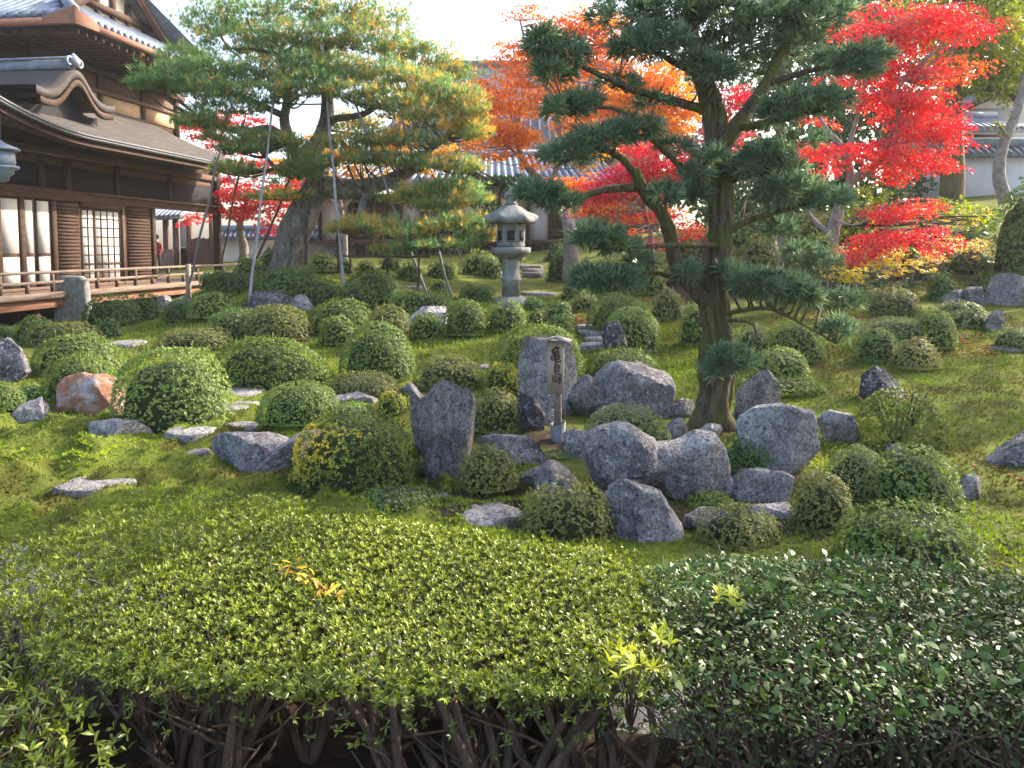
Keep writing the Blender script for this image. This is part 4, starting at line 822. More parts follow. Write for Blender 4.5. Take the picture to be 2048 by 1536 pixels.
dome('round dome with yellowing top left of the yellow sprigs', 824, 967, 709, 790, 'b', tint=.45, topt=.35)
dome('low brown flattened dome in front of the egg-shaped dome', 643, 804, 744, 810, 'b', tint=.4)
dome('full rounded green dome above the wedge-shaped rock', 514, 682, 763, 876, 'g', tint=.55, rough=.05)
dome('low leafy bush right of the full rounded green dome', 628, 745, 806, 872, 'd', tint=.55)
dome('small bush with bright yellow top left of the tall rounded rock', 960, 1048, 726, 800, 'y', tint=.22, topt=.8, lmul=1.2)
dome('small yellow and red-flecked bush left of the tall upright rock', 748, 818, 782, 846, 'y', tint=.45, topt=.4, lmul=1.3)
dome('brownish round bush right of the tall upright rock', 937, 1047, 777, 876, 'b', tint=.42, lmul=1.1, topt=.25)
big_y = dome('large dome flecked with yellow leaves in front of the rocks', 578, 838, 826, 1006, 'y', tint=.20, e=.82, lmul=1.15, rough=.06, ydir=(-.62, -.45, .64))
dome('cone-shaped brownish bush beside the tall upright rock', 912, 1037, 889, 1012, 'b', e=1.05, tint=.55, lmul=1.1)
dome('low green dome just behind the azalea hedge', 712, 882, 980, 1056, 'g', tint=.5)
dome('round olive dome in front of the largest boulder', 1038, 1228, 967, 1088, 'b', tint=.5, e=.8)
dome('shaggy pale green dome behind the largest boulder', 1163, 1342, 810, 905, 'p', tint=.45, lmul=1.1)
dome('upright leafy bush left of the big blocky rock', 1168, 1312, 697, 765, 'o', tint=.3, sprig=60, rough=.08)
dome('rounded dome with pale top above the pointed trunk rock', 1500, 1618, 694, 772, 'g', tint=.62)
dome('big green dome right of the podocarpus trunk', 1530, 1650, 641, 728, 'g', tint=.5)
dome('leafy yellow-green bush behind the spotted flat-topped rock', 1466, 1645, 752, 862, 'o', tint=.45, lmul=1.1, rough=.07, y=gnd(1520, 848)[1] + 1.35)
dome('small pale dome close behind the podocarpus trunk', 1470, 1545, 650, 728, 'p', tint=.5)
dome('dark dome left of three domes on the open moss lawn', 1714, 1798, 656, 728, 'd', tint=.6)
dome('light-topped dome in the middle of the three lawn domes', 1722, 1864, 634, 704, 'p', tint=.55)
dome('green dome rightmost of the three lawn domes', 1820, 1912, 616, 704, 'g', tint=.55)
dome('pale brown twiggy bush in front of the three lawn domes', 1784, 1877, 675, 744, 'b', tint=.75, e=1, rough=.1)
dome('brown-topped dome under the yellow flowers', 1734, 1838, 576, 634, 'b', tint=.45)
dome('low dome left of the white pointed stone', 1880, 2000, 620, 658, 'p', tint=.45, dr=.6)
dome('small low dome under the dark rounded stone', 1876, 1962, 601, 632, 'p', tint=.5)
dome('low pale dome at the right edge of the lawn', 1988, 2080, 656, 704, 'p', tint=.5)
dome('large dark dome in front of the right-hand moss path', 1733, 1922, 891, 1042, 'g', tint=.42, e=.85, lmul=1.05)
dome('wide brown-tipped dome directly behind the glossy hedge', 1673, 1955, 1010, 1160, 'o', tint=.38, e=.85, lmul=1.2, topt=.25)
dome('rounded olive dome left of the large dark dome', 1583, 1708, 946, 1066, 'b', tint=.55, lmul=1.1)
dome('pale sparse bush between spotted rock and large dark dome', 1640, 1790, 890, 1000, 'p', tint=.5, e=1, rough=.1, core=.8)
dome('dark leafy bush growing over the rocks below the podocarpus', 1442, 1562, 866, 948, 'd', tint=.55, e=1, rough=.12)
dome('straggly brown bush behind the glossy hedge', 1388, 1562, 1008, 1098, 'b', tint=.5, e=1, rough=.15, core=.7)
dome('dark round bush at the far steps behind the lantern', 1092, 1142, 508, 564, 'd')
dome('pale sunlit bush on the far lawn behind the pine pads', 915, 1002, 504, 552, 'o', tint=.6, rough=.1)
dome('yellow-green clipped ball by the pine trunk', 614, 678, 506, 548, 'o', tint=.75)
dome('small sunlit ball right of the pine trunk ball', 672, 708, 516, 546, 'o', tint=.65)
dome('tiny sunlit ball before the far residence', 712, 752, 520, 546, 'o', tint=.65)
dome('brownish low dome left of the red fallen leaves', 1140, 1200, 586, 624, 'b', tint=.5)
dome('dark bush at the veranda end beside the pine mound', 398, 452, 540, 580, 'd', rough=.1)
dome('large bluish evergreen bush at the right edge above the bank', 1990, 2110, 372, 560, 'd', y=17.5, e=.95, rough=.15, tint=.6)
dome('low dark bush behind the craggy rock at right', 1938, 2000, 545, 585, 'd', e=1, rough=.1)
dome('loose green bush behind the low red maple', 1560, 1720, 430, 560, 'b', y=20, e=1, rough=.2, tint=.5)
dome('bush of mixed leaves below the red maple trunk', 1330, 1470, 470, 570, 'b', y=20.5, e=1, rough=.2, tint=.4)
dome('ragged bush under the crimson maple beside the lawn', 1240, 1335, 520, 592, 'o', e=1, rough=.2, tint=.35)
dome('mixed ragged bush right of the podocarpus trunk', 1470, 1570, 470, 580, 'b', e=1, rough=.2, tint=.45)
dome('ragged green bush at the foot of the scarlet maple', 1590, 1700, 468, 574, 'o', e=1, rough=.2, tint=.4)
dome('low ragged bush between scarlet maple and flowers', 1560, 1650, 540, 606, 'p', e=1, rough=.15, tint=.45)
for q in [('dark low bush behind the trellis under the pine', 790, 850, 528, 564, 'd'), ('olive bush on the lawn between trellis and lantern', 850, 918, 520, 558, 'o'), ('green bush just left of the lantern platform', 955, 1008, 516, 558, 'g'), ('dark bush right of the grey maple trunk', 1150, 1202, 520, 577, 'd'), ('yellowish ragged bush under the low podocarpus pads', 1195, 1252, 530, 584, 'o'),
          ('far olive bush before the residence veranda', 1000, 1052, 494, 528, 'o'), ('far dark bush beneath the white residence wall', 1088, 1150, 484, 522, 'd'), ('far sunny bush right of the trellis legs', 758, 802, 506, 541, 'o'), ('dark ragged bush left of the podocarpus trunk', 1395, 1470, 520, 592, 'd'), ('ragged bush behind the left flower clumps', 1690, 1752, 512, 566, 'g'),
          ('dark bush between low maple and dark rounded stone', 1856, 1922, 552, 604, 'd'), ('pale bush in the upper flower bank', 1898, 1986, 492, 552, 'p'), ('dark bush below the bluish evergreen at the edge', 2006, 2072, 520, 568, 'd'), ('dark bush under the low red maple', 1786, 1852, 496, 558, 'd'), ('green bush behind the low red maple', 1826, 1892, 430, 496, 'd'), ('brownish bush left of the low red maple', 1716, 1780, 436, 500, 'b'),
          ('yellowish bush left of the pine trunk', 470, 528, 512, 552, 'o'), ('green bush before the lane wall', 520, 566, 498, 540, 'g'), ('low green dome on the lawn right of the lantern foot', 1120, 1168, 566, 602, 'g'), ('small dark dome on the lawn left of twin domes', 856, 898, 560, 592, 'd')]:
    dome(*q, e=1.0, rough=.14)
dome('bright green moss cushion between the broad pale rock and undercut rock', 1372, 1470, 992, 1024, 'o', tint=.62, lmul=.7, dr=.7, e=1, name='moss_cushion', cat='moss', group=None)
def fern(label, u, v, sz):
    g_ = gnd(u, v); r = np.random.default_rng(int(u)); root = thing('fern', label, 'fern', g_, group='ferns and weeds among the rocks'); ch = []
    for k in range(9):
        a = k * .7 + r.uniform(0, .4); n = 12; s_ = np.linspace(.15, 1, n); fl = np.c_[np.cos(a) * s_ * sz, np.sin(a) * s_ * sz, (s_ * 1.1 - .75 * s_ ** 2) * sz * r.uniform(.8, 1.2)]
        for sgn in (-1, 1): ch.append(leaves(g_ + fl, np.tile((-math.sin(a) * sgn, math.cos(a) * sgn, -.15), (n, 1)) + fl / sz * .5, np.tile((0, -.2, 1.), (n, 1)), sz * .33 * (1.15 - s_), sz * .10, LEAF2, np.clip(.6 + r.normal(0, .1, n), 0, 1)))
    foliage('fronds', ch, M['d'], root)
fern('small fern at the left foot of the tall upright rock', 838, 968, .16); fern('fern below the grey sleeve of the signboard post', 1122, 918, .13); fern('fern sprouting right of the cone-shaped bush', 1042, 962, .11); fern('fern left of the rounded olive dome', 1530, 1052, .12); fern('weedy fern beside the stepping stones', 452, 900, .10)
# thin see-through shrub with visible stems
r_, (xc, yc, zb, rx, ry, h) = dome('see-through rounded shrub with visible stems and reddish leaf tips', 1710, 1888, 780, 905, 'r', dens=1.7, core=0, tint=.42, lmul=1.2, e=.85)
for k in range(11):
    a = k * 2.4; q = .75 * rx; tube('stem', [(xc + .03 * math.cos(a), yc + .03 * math.sin(a), zb - .02), (xc + q * .45 * math.cos(a), yc + q * .4 * math.sin(a), zb + h * .35), (xc + q * .8 * math.cos(a), yc + q * .7 * math.sin(a), zb + h * (.7 + .15 * (k % 3)))], [.022, .015, .006], M['bark_dark'], r_, 6)
# ------------------------------------------------------------------ stone lantern
def lantern(label, base, hgt, name='stone_lantern'):
    k = hgt / 2.62; t_ = thing(name, label, 'stone lantern', base)
    def lt(nm, prof, seg, rot=0, smooth=False, par=None):
        V, Fs = lathe(np.array(prof) * k, seg, rot); return put(nm, mesh(nm, V, Fs, smooth=smooth), M['stone'], par or t_, world=False)
    lt('base', [(.42, -.15), (.42, .10), (.36, .18), (.26, .22)], 6)
    lt('post', [(.205, .20), (.20, .55), (.225, .57), (.225, .63), (.20, .65), (.195, 1.02), (.215, 1.05)], 20)
    lt('platform', [(.22, 1.05), (.30, 1.10), (.40, 1.17), (.44, 1.20), (.44, 1.31), (.36, 1.32)], 12)
    fb = lt('fire_box', [(.30, 1.32), (.31, 1.36), (.31, 1.80), (.30, 1.84)], 6, R(0))
    for a in range(6):
        an = R(60 * a + 30); 
        for (w_, h_, d_, mt, nm) in ((.125, .15, .272, 'stone', 'window_frame'), (.085, .11, .285, 'black', 'window')):
            c_, s_ = math.cos(an), math.sin(an); V = []
            for dd in (d_ - .03, d_):
                for x_, z_ in ((-w_, -h_), (w_, -h_), (w_, h_), (-w_, h_)): V.append(((c_ * dd - s_ * x_) * k, (s_ * dd + c_ * x_) * k, (1.58 + z_) * k))
            put(nm, mesh(nm, V, BOXF), M[mt], fb, world=False)
    # roof with six up-curled corners
    n = 36; th = np.linspace(0, 2 * np.pi, n, endpoint=False); V = []
    for f, z, cu in ((.30, 1.84, 0), (.52, 1.84, .06), (.56, 1.90, .10), (.50, 1.98, .07), (.36, 2.10, .02), (.22, 2.22, 0), (.13, 2.26, 0)):
        cor = np.abs(np.cos(3 * th)) ** 6; rr = f * (1 + .10 * cor * (f > .4)); V.append(np.c_[rr * np.cos(th), rr * np.sin(th), z + cu * cor])
    V = np.concatenate(V) * k; i = np.arange(6)[:, None] * n; j = np.arange(n)[None, :]; kk = (j + 1) % n
    put('roof', mesh('roof', V, [np.stack([i + j, i + kk, i + n + kk, i + n + j], -1).reshape(-1, 4), np.arange(n)[::-1][None, :], (6 * n + np.arange(n))[None, :]], smooth=False), M['stone'], t_, world=False)
    lt('finial', [(.14, 2.25), (.16, 2.29), (.10, 2.32), (.15, 2.40), (.16, 2.46), (.12, 2.54), (.05, 2.59), (.01, 2.64)], 14, smooth=True)
    return t_
gl = gnd(1022, 613); lantern('tall grey stone lantern with square fire window in the middle', (gl[0], gl[1] + .2, gl[2] - .02), pt(1022, 374, gl[1])[2] - gl[2])
p = pt(2, 330, 17.2); hl = thing('hanging_lantern', 'pale metal hanging lantern under the eave at left edge', 'lantern', p)
for nm, prof in (('roof', [(.02, .52), (.10, .46), (.30, .38), (.38, .33), (.36, .30)]), ('body', [(.26, .30), (.28, .05), (.26, -.02)]), ('base', [(.34, -.02), (.34, -.07), (.24, -.12), (.24, -.18), (.16, -.24), (.14, -.32), (.05, -.36)]), ('chain', [(.015, .52), (.015, 1.4)])):
    V, Fs = lathe(prof, 12); put(nm, mesh(nm, V, Fs), M['tile'], hl, world=False)
# ------------------------------------------------------------------ wooden signboard with brushed characters
g1 = gnd(1116, 888); sy = g1[1]; kx = sy / F
sg = thing('wooden_signboard', 'narrow wooden signboard with black brushed characters on a post', 'signboard', (g1[0], sy, g1[2] - .05), R(-14))
def sz(v): return pt(1116, v, sy)[2] - (g1[2] - .05)
box('post', sg, M['rail'], -.038, .030, -.02, .045, -.1, sz(690), .006)
bx0, bx1 = -.022 * 1 - .085, .065; box('board', sg, M['board'], bx0, bx1, -.05, -.022, sz(786), sz(681), .004)
cxx = (bx0 + bx1) / 2; rz = sz(672)
for sgn, nm in ((-1, 'roof_board'), (1, 'roof_board')):
    V = np.array([(cxx, -.13, rz), (cxx + sgn * .15, -.13, rz - .045), (cxx + sgn * .15, .09, rz - .045), (cxx, .09, rz)]); V = np.concatenate([V - (0, 0, .016), V])
    put(nm, mesh(nm, V, BOXF), M['twig_grey'], sg, world=False)
mx_, mz_ = (405 + 615) / 2, 545; sc_ = (bx1 - bx0) / 210; zc = (sz(786) + sz(681)) / 2; szc = (sz(681) - sz(786)) / 630
def brush(name, strokes):
    parts = []
    for w_, pts in strokes:
        pp_ = np.array([((a - mx_) * 1.22 * sc_ + cxx, -.0525, (mz_ - b_) * szc + zc) for a, b_ in pts]); Q = np.vstack([pp_[i] + (pp_[i + 1] - pp_[i]) * t_ for i in range(len(pp_) - 1) for t_ in (0, .1, .35, .65, .9)] + [pp_[-1]]); T = unit(np.gradient(Q, axis=0)); S = np.c_[-T[:, 2], np.zeros(len(Q)), T[:, 0]]
        ww = w_ * sc_ * .78 * (.75 + .35 * np.sin(np.linspace(.5, 2.9, len(Q)))); n = len(Q); fr_ = np.array((0, 0.002, 0))
        V = np.concatenate([Q + S * ww[:, None], Q - S * ww[:, None], Q + S * ww[:, None] + fr_, Q - S * ww[:, None] + fr_]); i = np.arange(n - 1)
        parts.append((V, [np.stack([i, i + 1, i + n + 1, i + n], -1), np.stack([i + 2 * n, i, i + 1, i + 1 + 2 * n][::-1], -1), np.stack([i + n, i + 3 * n, i + 3 * n + 1, i + n + 1], -1)]))
    V, Fs = join(parts); put(name, mesh(name, V, Fs), M['ink'], sg, world=False)
brush('brushed_character', [(15, [(522, 292), (500, 320), (466, 352)]), (13, [(508, 314), (546, 308), (524, 346)]), (13, [(482, 356), (484, 396)]), (13, [(480, 358), (545, 352), (540, 394)]), (10, [(484, 376), (540, 372)]), (12, [(484, 396), (540, 392)]),
                            (13, [(465, 414), (470, 456)]), (14, [(465, 415), (556, 405), (548, 446)]), (10, [(468, 435), (550, 428)]), (12, [(470, 456), (548, 447)]), (15, [(508, 352), (509, 420), (512, 470), (538, 480), (566, 470), (562, 452)])])
brush('brushed_character', [(14, [(522, 490), (506, 516)]), (14, [(506, 520), (504, 606)]), (13, [(506, 521), (548, 516), (546, 568)]), (9, [(506, 543), (546, 540)]), (11, [(506, 566), (546, 563)]), (14, [(504, 592), (562, 586)]),
                            (16, [(506, 614), (566, 630), (560, 720), (540, 742)]), (14, [(484, 640), (487, 716), (542, 706)]), (12, [(514, 628), (514, 710)]), (12, [(540, 650), (540, 704)])])
g2 = gnd(1113, 905); kk_ = g2[1] / F; th = np.linspace(0, 2 * np.pi, 21)[:-1]; ho = pt(1113, 861, g2[1])[2] - g2[2]
rr = np.array([.070, .078]); V, off = [], 0
for rad, z in ((.066, -.05), (.082, ho), (.070, ho), (.058, .02)): V.append(np.c_[rad * np.cos(th), rad * np.sin(th), np.full(20, z) + (.018 * np.sin(th + 1) if z == ho else 0)])
V = np.concatenate(V) + np.array((sg.location[0] + .0, sg.location[1] + .0, g2[2])); i = np.arange(3)[:, None] * 20; j = np.arange(20)[None, :]; k = (j + 1) % 20
single('tile_sleeve', mesh('tile_sleeve', V, [np.stack([i + j, i + k, i + 20 + k, i + 20 + j], -1).reshape(-1, 4)], smooth=True), M['sleeve'], 'grey pipe sleeve holding the foot of the signboard post', 'pipe sleeve')
# light wooden stake near the veranda
g3 = gnd(378, 604); single('wooden_stake', mesh('wooden_stake', np.concatenate([boxv(g3[0] - .05, g3[0] + .05, g3[1] - .05, g3[1] + .05, g3[2] - .1, pt(378, 528, g3[1])[2]), ]), BOXF), M['board'], 'pale square wooden stake standing before the veranda end', 'stake')
# ------------------------------------------------------------------ person in a red jacket beyond the veranda
gp_ = pt(315, 552, 34.5); pb = thing('person', 'person in red jacket standing behind the veranda railing', 'person', gp_)
m, t, b, out = newmat('clothing'); tcn = t.nodes.new('ShaderNodeTexCoord'); sx_ = t.nodes.new('ShaderNodeSeparateXYZ'); t.links.new(tcn.outputs['Object'], sx_.inputs[0])
mr = t.nodes.new('ShaderNodeMapRange'); mr.inputs['From Max'].default_value = 1.75; t.links.new(sx_.outputs['Z'], mr.inputs[0])
rp = ramp(t, [(0, (.02, .02, .03)), (.52, (.025, .03, .06)), (.53, (.30, .03, .03)), (.845, (.30, .03, .03)), (.85, (.45, .28, .2)), (1, (.45, .28, .2))]); rp.color_ramp.interpolation = 'CONSTANT'
t.links.new(mr.outputs[0], rp.inputs[0]); t.links.new(rp.outputs[0], b.inputs['Base Color'])
sk = [(0, 0, .92, .15), (0, 0, 1.15, .15), (0, 0, 1.38, .16), (0, 0, 1.50, .06), (0, -.01, 1.58, .085), (0, 0, 1.70, .08), (-.19, 0, 1.36, .06), (-.25, 0, 1.10, .05), (-.20, -.14, .95, .04), (.19, 0, 1.36, .06), (.25, 0, 1.10, .05), (.20, -.14, .95, .04),
      (-.10, 0, .85, .09), (-.11, 0, .46, .065), (-.11, 0, .05, .05), (-.11, -.14, .02, .04), (.10, 0, .85, .09), (.11, 0, .46, .065), (.11, 0, .05, .05), (.11, -.14, .02, .04)]
me = bpy.data.meshes.new('body'); me.from_pydata([q[:3] for q in sk], [(0, 1), (1, 2), (2, 3), (3, 4), (4, 5), (2, 6), (6, 7), (7, 8), (2, 9), (9, 10), (10, 11), (0, 12), (12, 13), (13, 14), (14, 15), (0, 16), (16, 17), (17, 18), (18, 19)], [])
bo = put('body', me, m, pb, world=False); bo.modifiers.new('Skin', 'SKIN'); 
for q, v_ in zip(sk, me.skin_vertices[0].data): v_.radius = (q[3], q[3] * .8)
me.skin_vertices[0].data[0].use_root = True; ss_ = bo.modifiers.new('Sub', 'SUBSURF'); ss_.levels = 1; ss_.render_levels = 1
V, Fs = lathe([(.09, 1.60), (.105, 1.66), (.10, 1.73), (.06, 1.78), (.01, 1.795)], 12); V[:, 1] += .015; put('hair', mesh('hair', V, Fs, smooth=True), M['black'], pb, world=False)
# ------------------------------------------------------------------ trees
def px(path):
    """photograph polyline with distances -> world points"""
    return np.array([pt(*q) for q in path])
def connect(pads, anchors, r, rad=(.03, .008)):
    """twigs from the nearest limb point to each pad"""
    parts = []
    for c in pads:
        d = np.linalg.norm(anchors - c, axis=1) + np.maximum(0, anchors[:, 2] - c[2]) * 1.5; a = anchors[np.argmin(d)]
        mid = (a + c) / 2 + r.normal(0, .06, 3) * np.linalg.norm(c - a) + np.array((0, 0, -.05)); parts.append(tubev(catmull([a, mid, c], 4), np.linspace(rad[0], rad[1], 9), 5))
    return parts
def limbs(root, mat, data, name='limb', rough=.15, seg=9):
    pts_ = []
    for k, (path, r0, r1) in enumerate(data):
        P = px(path); Q = catmull(P, 6) if len(P) > 2 else P[0] + (P[1] - P[0]) * np.linspace(0, 1, 6)[:, None]
        V, Fs = tubev(Q, np.linspace(r0, r1, len(Q)), seg, rough, k); put(name, mesh(name, V, Fs, smooth=True), mat, root); pts_.append(Q[1:])
    return np.concatenate(pts_)
# ---- the old pine on the mound
r = np.random.default_rng(3); PY = 20.0
pb_ = gnd(600, 531); PY = pb_[1] + .3
pine = thing('pine_tree', 'old leaning pine with green and orange needles held up by poles', 'tree', (pb_[0], PY, pb_[2]))
tr = px([(572, 545, PY), (582, 490, PY), (602, 435, PY), (630, 390, PY), (648, 352, PY)]); tr[0][2] -= .3
V, Fs = tubev(catmull(tr, 7), np.interp(np.linspace(0, 1, 29), [0, .15, .5, 1], [.60, .45, .37, .33]), 36, .2, 2, ridge=.25); put('trunk', mesh('trunk', V, Fs, smooth=True), M['bark_pine'], pine)
LB = [([(632, 370, PY), (690, 378, PY - .4), (740, 372, PY - .6), (780, 360, PY - .7), (830, 335, PY - .8), (858, 300, PY - .9)], .30, .09),
      ([(775, 365, PY - .7), (850, 395, PY - 1.0), (900, 380, PY - 1.2), (935, 395, PY - 1.3)], .13, .05),
      ([(640, 358, PY), (612, 318, PY), (640, 280, PY + .1), (655, 220, PY + .1), (650, 150, PY + .2), (655, 60, PY + .2)], .30, .07),
      ([(630, 345, PY), (600, 320, PY - .2), (570, 250, PY - .3), (575, 190, PY - .3), (560, 110, PY - .3)], .20, .06),
      ([(605, 315, PY - .1), (548, 262, PY - .6), (500, 262, PY - 1.0), (450, 258, PY - 1.4), (400, 235, PY - 1.7)], .14, .04),
      ([(575, 235, PY - .3), (500, 200, PY - .8), (440, 175, PY - 1.2), (430, 130, PY - 1.4)], .09, .03),
      ([(650, 240, PY + .1), (720, 230, PY - .2), (760, 210, PY - .5), (800, 190, PY - .6)], .10, .03),
      ([(655, 180, PY + .2), (740, 150, PY + .6), (820, 140, PY + .9), (880, 150, PY + 1)], .09, .03),
      ([(652, 110, PY + .2), (560, 70, PY + .6), (480, 60, PY + .8), (420, 75, PY + .9)], .08, .03),
      ([(655, 90, PY + .2), (720, 50, PY + .3), (770, 45, PY + .4)], .07, .03),
      ([(858, 300, PY - .9), (900, 270, PY - 1.0), (930, 225, PY - 1.0)], .07, .03),
      ([(610, 330, PY), (560, 340, PY - .8), (520, 300, PY - 1.2)], .08, .03),
      ([(740, 372, PY - .6), (720, 430, PY - 1.6), (740, 470, PY - 2.2), (820, 490, PY - 2.4)], .10, .04)]
anch = limbs(pine, M['bark_pine'], LB)
PADS = [(420, 45, 60, 40, .8, .15), (500, 30, 75, 34, .7, .15), (590, 20, 80, 34, .4, .2), (680, 25, 80, 34, .3, .25), (745, 40, 70, 32, .4, .3), (470, 85, 80, 26, .2, .15), (560, 80, 70, 26, -.5, .2), (650, 75, 75, 28, -.6, .25), (735, 85, 75, 30, -.3, .3), (800, 95, 60, 28, .6, .35),
        (840, 120, 65, 30, .9, .4), (895, 145, 55, 28, 1.0, .4), (370, 120, 55, 22, -1.0, .1), (430, 140, 70, 20, -1.3, .1), (335, 160, 55, 26, -1.7, .06), (300, 170, 34, 18, -1.9, .05), (410, 180, 70, 22, -1.6, .1), (485, 160, 60, 20, -.8, .15), (560, 145, 70, 20, -.9, .2), (610, 130, 60, 22, -1.0, .2),
        (640, 160, 80, 22, -1.1, .25), (700, 140, 70, 24, -.9, .25), (760, 150, 70, 26, -.9, .3), (820, 170, 75, 26, -.6, .35), (880, 195, 60, 30, -.8, .45), (930, 215, 42, 34, -1.0, .5), (455, 215, 70, 20, -1.5, .12), (530, 195, 70, 20, -1.3, .15), (600, 180, 70, 18, -1.4, .2), (690, 185, 70, 20, -1.5, .25), (760, 205, 70, 22, -1.2, .3),
        (830, 225, 70, 24, -1.0, .4), (895, 250, 60, 26, -1.0, .45), (940, 265, 36, 26, -1.1, .5), (400, 245, 55, 18, -1.9, .1), (470, 275, 60, 18, -1.6, .12), (520, 295, 60, 18, -1.4, .18), (480, 300, 45, 14, -1.8, .15), (560, 285, 50, 14, -1.5, .3), (620, 330, 60, 18, -1.2, .2), (600, 350, 45, 14, -1.2, .25),
        (700, 290, 60, 18, -1.1, .35), (760, 280, 60, 18, -1.2, .35), (830, 285, 60, 18, -1.2, .4), (720, 320, 60, 16, -1.3, .4), (790, 325, 60, 16, -1.2, .4), (860, 330, 60, 18, -1.2, .35), (920, 335, 45, 18, -1.3, .35), (700, 250, 55, 16, .4, .5), (560, 395, 60, 12, -.4, .5), (470, 340, 50, 14, -1.0, .25),
        (850, 385, 60, 15, -1.3, .4), (910, 375, 50, 16, -1.4, .35), (800, 400, 50, 14, -1.0, .45), (880, 415, 55, 14, -1.6, .35), (940, 400, 40, 16, -1.6, .3), (740, 450, 60, 16, -2.2, .5), (690, 460, 40, 14, -2.0, .45), (800, 470, 55, 14, -2.3, .4), (870, 455, 55, 15, -2.2, .3), (925, 445, 45, 16, -2.0, .3), (950, 475, 38, 14, -2.2, .35), (860, 492, 70, 11, -2.5, .3), (790, 500, 45, 9, -2.4, .35), (640, 110, 60, 20, .8, .3), (520, 110, 60, 20, .9, .2)]
ch, cen = [], []
for (u, v, hw, hh, dy, po) in PADS:
    y = PY + dy; c = pt(u, v, y); k = y / F; rx, rz, ry = hw * k * 1.15, hh * k * 1.2, hw * k * .9; n = int(300 * (hw * hh / 1600) ** .75 + 80)
    d = rand_dirs(n, r); d[:, 2] = np.where(d[:, 2] < 0, d[:, 2] * .45, d[:, 2]); q = d * (r.uniform(.35, 1.0, n) ** .5)[:, None]
    q = q * (1 + .55 * vnoise(d * 1.4 + u, 2.0, int(u)))[:, None]; P = c + q * (rx, ry, rz); N = unit(d * (.5, .5, .5) + np.array((0, 0, .8)) + r.normal(0, .25, (n, 3)))
    tn = .38 + .14 * vnoise(P, 1.5, 4) + r.normal(0, .1, n); org = (r.random(n) < po * 1.4) & (vnoise(P, 2.6, 8) + .35 * r.normal(size=n) > -.1); tn = np.where(org, r.uniform(.78, 1.0, n), np.clip(tn, 0, .66))
    ch.append(tufts(P, N, .16, .10, 10, NEEDLE, tn, 8, 80, .3, .03, r)); cen.append(c - np.array((0, 0, rz * .4)))
    for q in range(2): cen.append(c + np.array((r.uniform(-.6, .6) * rx, r.uniform(-.5, .5) * ry, -rz * .3)))
foliage('needles', ch, M['pine'], pine)
V, Fs = join(connect(np.array(cen), anch, r, (.035, .010))); put('twigs', mesh('twigs', V, Fs, smooth=True), M['bark_dark'], pine, kind='stuff')
# ---- support poles
def pole(label, u0, v0, y0, u1, v1, rad=.034, mat='pole', free=False):
    a = pt(u0, v0, y0)
    if free: b_ = pt(u1, v1, free)
    else: b_ = gnd(u1, v1); b_[2] -= .08
    Q = a + (b_ - a) * np.linspace(0, 1, 9)[:, None]; Q[1:-1] += np.random.default_rng(int(u0)).normal(0, .012, (7, 3))
    me = tube('support_pole', Q, np.linspace(rad * .75, rad, 9), M[mat], None, 8, .06, 2); me.name = 'support_pole'
    return single('support_pole', me, M[mat], label, 'pole', group='poles propping up the old pine')
pole('leftmost leaning pole in front of the hall corner', 441, 300, PY - 2.2, 368, 602)
pole('long thin pole leaning left of the pine trunk', 549, 175, PY - 1.5, 497, 618)
pole('central straight pole right of the pine trunk', 645, 90, PY - .9, 690, 606)
pole('steeply leaning pole to the right of the low bough', 706, 195, PY - 1.3, 855, 586)
pole('rightmost leaning pole under the outer pine branches', 790, 180, PY - 1.2, 906, 596)
pole('dark thin pole just beside the hall corner pillar', 484, 315, PY - .3, 438, 552, .035, 'pole_dark')
pole('dark pole leaning away to the lower left behind the trunk', 588, 340, PY + .2, 500, 548, .035, 'pole_dark')
pole('short dark pole under the right-hand pine pads', 868, 380, PY - 1.2, 928, 530, .03, 'pole_dark')
pole('dark stub post close against the pine trunk', 612, 430, PY - .5, 612, 530, .05, 'pole_dark')
pole('horizontal bar tied across the pine above the trunk', 470, 204, PY - 1.0, 655, 208, .022, 'pole_dark', PY - .9)
pole('lower horizontal bar tied across the right of the pine', 632, 259, PY - .4, 845, 283, .03, 'pole_dark', PY - 1.0)
pole('upright leg of the low trellis under the bough', 676, 455, PY - 2.0, 676, 545, .035, 'pole_dark')
pole('second upright leg of the low trellis', 775, 400, PY - 1.2, 775, 548, .03, 'pole_dark')
pole('leg of the trellis leaning beside the residence', 706, 430, PY - 1.9, 698, 548, .025, 'pole_dark')
pole('crossbar of the low trellis under the bough', 668, 511, PY - 2.2, 860, 514, .025, 'pole_dark', PY - 2.4)
pole('right upright leg of the low trellis', 838, 500, PY - 2.4, 836, 580, .03, 'pole_dark')
# ---- podocarpus in the rock island
r = np.random.default_rng(9); g4 = gnd(1425, 868); DY = g4[1] + .25
pod = thing('podocarpus_tree', 'cloud-pruned podocarpus with mossy trunk growing from the rocks', 'tree', (g4[0], DY, g4[2]))
tr = px([(1420, 880, DY), (1425, 830, DY), (1432, 740, DY), (1436, 660, DY), (1424, 580, DY), (1436, 500, DY), (1442, 420, DY), (1440, 340, DY), (1432, 280, DY), (1425, 215, DY), (1400, 150, DY + .05), (1385, 70, DY + .1), (1380, 0, DY + .1)]); tr[0][2] -= .1
Q = catmull(tr, 9); V, Fs = tubev(Q, np.interp(np.linspace(0, 1, len(Q)), [0, .05, .14, .3, .45, .62, .75, .85, 1], [.34, .235, .185, .175, .14, .135, .14, .09, .045]), 44, .34, 5, ridge=.38); put('trunk', mesh('trunk', V, Fs, smooth=True), M['bark_moss'], pod)
